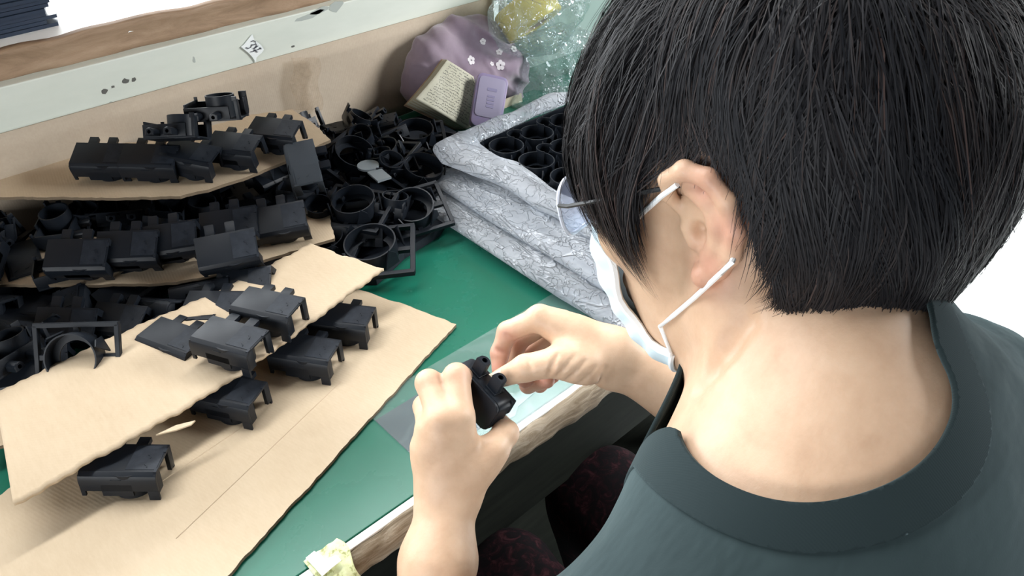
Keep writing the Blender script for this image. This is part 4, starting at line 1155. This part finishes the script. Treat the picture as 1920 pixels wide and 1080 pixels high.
for k in range(1, 8):
    put('page', grid(page(-.0016*k, 0, k), 14, 14, .0009, 'page'), 'paper_edge' if k % 2 else 'paper_old', nb)
put('cover', grid(page(-.0145, 0, 8.6), 14, 14, .002, 'cover'), 'raw_wood', nb)
hw_ = MB(); sr = random.Random(4)
for row in range(17):
    t = .05+.054*row; s = .07+sr.uniform(0, .03); end = .93-(.25*sr.random() if row % 4 == 3 else 0)
    while s < end:
        w = sr.uniform(.012, .035); pts = []
        for q in range(4):
            pts.append((s+w*q/3, t+sr.uniform(-.016, .016)))
        if sr.random() < .86:
            P = [pg(np.array([[a]]), np.array([[b]]))[0, 0]+nN*.0007 for a, b in pts]
            hw_.tube(P, .00033, 3, cap=False)
        s += w+sr.uniform(.004, .018)
put('handwriting', hw_.mesh('handwriting'), 'ink', nb)
# lavender plastic case
lc = thing('plastic_case', atz(900, 245, ZT+.003), 'rounded lavender plastic case leaning beside the open notebook', 'case')
q0, q1, q2, q3 = aty(903, 135, .965), aty(961, 150, .955), atz(932, 245, .766), atz(874, 232, .766)
eX = (q1-q0+q2-q3)/2; eY = (q3-q0+q2-q1)/2; LXc, LYc = np.linalg.norm(eX), np.linalg.norm(eY); eX /= LXc; eY = eY-eX*(eX@eY); eY /= np.linalg.norm(eY)
eN = np.cross(eX, eY); eN *= np.sign(eN@(CAM-q0)); cc = (q0+q1+q2+q3)/4
def rrect(w, h, r, n=6):
    return [(sx*(w-r)+r*math.cos(a), sy*(h-r)+r*math.sin(a)) for sx, sy, a0 in ((1, 1, 0), (-1, 1, 1), (-1, -1, 2), (1, -1, 3)) for a in [(a0+k/n)*math.pi/2 for k in range(n+1)]]
def slab(w, h, r, n0_, n1_, c=(0, 0)):
    return MB().prism([cc+eX*(x+c[0])+eY*(y+c[1])+eN*n0_ for x, y in rrect(w, h, r)], eN*(n1_-n0_))
put('body', slab(LXc/2, LYc/2, .011, -.020, .003).mesh('body', True, .004), 'lavender', lc)
put('front_panel', slab(LXc/2-.0045, LYc/2-.012, .007, .002, .0042, (0, -.006)).mesh('front', True, .0008), 'lavender_light', lc)
m = slab(.0085, .0026, .001, .004, .0046, (.001, -LYc*.21)); 
for y in (-.008, -.002, .004, .010): m.v, m.f, m.mi = (lambda a, b: (a.v+b.v, a.f+[tuple(i+len(a.v) for i in q) for q in b.f], a.mi+b.mi))(m, slab(.0065, .0019, .0008, .004, .0046, (.001, y)))
put('printed_mark', m.mesh('mark'), 'lavender_mark', lc)
o = put('beige_card', MB().prism([aty(u, v, .99) for u, v in [(948, 188), (978, 176), (982, 210), (930, 246), (920, 232)]], (0, .003, .001)).mesh('card'), 'beige_card'); tag(o, 'small plain beige card behind the lavender case', 'card')
# clear bag, crumpled, right of the case
CBG = Sdf()
CBG.chain([aty(1000, 195, .985), aty(1025, 120, 1.0), aty(1045, 72, 1.02)], [.050, .060, .030], .02); CBG.chain([aty(1080, 180, .99), aty(1075, 110, 1.0)], [.05, .05], .03)
gv, gf = isomesh(CBG, (.7, .85, .70), (1.4, 1.15, 1.1), .005)
gn = 1-2.2*np.abs(snoise(gv*np.array([1.2, 1, .5]), 42, 51, 3)); gv = gv+vnormals(gv, gf)*(gn*.012)[:, None]; gv[:, 2] = np.maximum(gv[:, 2], .752)
tag(put('clear_bag', mesh_np('clear_bag', gv, gf), 'clear_bag'), 'crumpled clear plastic bag standing between the lavender case and the person', 'plastic bag')
# roll of yellow tape in a clear bag
yr = thing('tape_roll', aty(990, 25, 1.02), 'roll of glossy yellow tape lying in a clear bag at the back corner', 'tape')
rc = aty(990, 26, 1.02)
m = MB(); ta = C_R*.5-C_U*.75+C_F*.12; ta /= np.linalg.norm(ta); tb = np.cross(ta, V(0, 0, 1)); tb /= np.linalg.norm(tb); tc = np.cross(ta, tb)
def tape(s, t):
    a = s*2*np.pi; k = [(.026, -.026), (.055, -.026), (.057, -.023), (.057, .023), (.055, .026), (.026, .026), (.026, -.026)]
    tt = t*6; r = np.interp(tt, range(7), [q[0] for q in k]); h = np.interp(tt, range(7), [q[1] for q in k])
    return rc+tb*(np.cos(a)*r)[..., None]+tc*(np.sin(a)*r)[..., None]+ta*h[..., None]
put('tape_winding', grid(tape, 60, 25, 0, 'tape'), 'tape_yellow', yr)
def core(s, t):
    a = s*2*np.pi; return rc+tb*(np.cos(a)*.025)[..., None]+tc*(np.sin(a)*.025)[..., None]+ta*(-.025+.05*t)[..., None]
put('core', grid(core, 40, 4, .002, 'core'), 'tape_core', yr)
YB_ = Sdf(); YB_.ell(rc+V(.02, -.004, .0), np.eye(3), (.115, .068, .066), .01); YB_.chain([aty(960, 55, 1.0), aty(1035, 58, 1.0)], [.025, .02], .03)
gv, gf = isomesh(YB_, (.8, .95, .6), (1.5, 1.3, 1.15), .006); gn = 1-2*np.abs(snoise(gv, 38, 61, 3)); gv = gv+vnormals(gv, gf)*(gn*.010)[:, None]
gv[:, 2] = np.maximum(gv[:, 2], .752); gv[:, 1] = np.minimum(gv[:, 1], 1.096)
tag(put('clear_bag', mesh_np('clear_bag', gv, gf), 'clear_bag'), 'loose clear plastic bag around the yellow tape roll', 'plastic bag')

# ------------------------------------------------------------------ on the mat near the hands
o = put('navy_card', MB().prism([(.277, .434, ZT), (.385, .420, ZT), (.385, .508, ZT), (.277, .508, ZT)], (0, 0, .0008)).mesh('card'), 'card_navy'); tag(o, 'dark navy card on the green mat under the left hand', 'card')
o = put('clear_sheet', wbox((.276, .402, ZT+.0009), (1.2, .533, ZT+.0022)), 'clear_sheet'); tag(o, 'clear plastic sheet on the green mat along the front edge', 'sheet')
o = put('reflection_scrap', MB().prism([atz(u, v, ZT+.0023) for u, v in [(955, 748), (982, 728), (1000, 738), (972, 762), (966, 780), (950, 788)]], (0, 0, .0005)).mesh('tape'), 'clear_sheet'); tag(o, 'clear scrap standing for a reflection on the clear sheet below the right hand', 'tape')  # added scrap paints a whitish reflection on the plastic
# masking tape scrap wrapped over the front edge
mt = thing('masking_tape', atz(605, 1055, ZT), 'torn scrap of spotted yellow masking tape wrapped over the wooden front edge', 'tape')
w0 = atz(622, 1050, .752)
def wrap(s, t):
    x = w0[0]-.019+.034*s+.003*np.sin(t*7)*s; a = np.clip((t-.35)/.65, 0, 1)*1.5
    y = np.where(t < .35, YF+.012-.018*t/.35, YF-.006-.0225*np.sin(a)); z = np.where(t < .35, .7528, .7268+.0245*np.cos(a))
    return np.stack([x, y+.0*s, z+.0007*np.sin(s*20)], -1)
put('strip', grid(wrap, 16, 24, .0005, 'strip'), 'masking_tape', mt)
tp = [atz(u, v, .757) for u, v in [(573, 1046), (589, 1033), (602, 1040), (609, 1049), (630, 1041), (640, 1050), (622, 1064), (604, 1080), (590, 1064)]]
put('torn_end', MB().prism(tp, (0, 0, -.001)).mesh('torn'), 'tape_white', mt)

# the housing in the hands: stood on its plate's front edge, bosses up between thumb and finger
hx = at(945, 777, .684)-at(872, 697, .704); hx /= np.linalg.norm(hx)
hy = C_R*.45+C_U*.62-C_F*.64; hy = hy-hx*(hx@hy); hy /= np.linalg.norm(hy)
hz = np.cross(hx, hy)
hc = at(895, 723, .690)-hy*.0205
mm = Matrix.Identity(4)
for i in range(3): mm[i][0], mm[i][1], mm[i][2], mm[i][3] = hx[i], hy[i], hz[i], hc[i]
t = thing('plastic_housing', (0, 0, 0), 'black plastic housing with two holed bosses, held between the hands of the person', 'plastic part'); t.matrix_world = mm
hs = MB(); hs.prism([(x, y+.003, 0) for x, y in rrect(.0295, .018, .008)], (0, 0, -.0030))
hs.prism([(x, y+.003, -.0030) for x, y in rrect(.0300, .0178, .008)], (0, 0, -.0170)); hs.box((.012, .002, -.024), (.0305, .0195, -.0195))
child('housing', hs.mesh('housing', True, .0011), t).data.materials.append(M['black_plastic'])
cp_ = MB(); cp_.prism([(x, y+.001, -.020) for x, y in rrect(.020, .015, .008)], (0, 0, -.007)); child('cup', cp_.mesh('cup', True, .0015), t).data.materials.append(M['black_plastic'])
for x in (-.0115, .0105):
    m = MB(); m.box((x-.0066, .0190, -.0185), (x+.0066, .0225, -.0060)); child('lug_base', m.mesh('lug_base', False, .0006), t).data.materials.append(M['black_plastic'])
    child('lug', ME['lug'], t, (x, .0195, -.0125), (0, 0, 0), 1.12)

# stool under the person, crate far off on the floor
stl = thing('stool', (.37, -.05, 0), 'low round stool under the seated person', 'stool')
put('seat', MB().disc((.37, -.05, 0), .16, .41, .44, 32).mesh('seat', True, .006), 'dark_steel', stl)
for a in range(4): put('leg', MB().tube([(.37+.11*math.cos(a*1.571+.785), -.05+.11*math.sin(a*1.571+.785), .41), (.37+.16*math.cos(a*1.571+.785), -.05+.16*math.sin(a*1.571+.785), 0)], .012, 8).mesh('leg', True), 'dark_steel', stl)
cr = thing('green_crate', (3.3, .75, 0), 'green plastic crate on the white floor beyond the bench', 'crate')
m = MB(); m.box((3.0, .45, 0), (3.6, 1.05, .02))
for a in ((3.0, .45, 3.02, 1.05), (3.58, .45, 3.6, 1.05), (3.0, .45, 3.6, .47), (3.0, 1.03, 3.6, 1.05)): m.box((a[0], a[1], .02), (a[2], a[3], .30))
put('box', m.mesh('box', False, .003), 'green_crate', cr)
put('rim', MB().box((2.985, .435, .28), (3.615, .45, .31)).box((2.985, 1.05, .28), (3.615, 1.065, .31)).box((2.985, .45, .28), (3.0, 1.05, .31)).box((3.6, .45, .28), (3.615, 1.05, .31)).mesh('rim'), 'green_crate', cr)
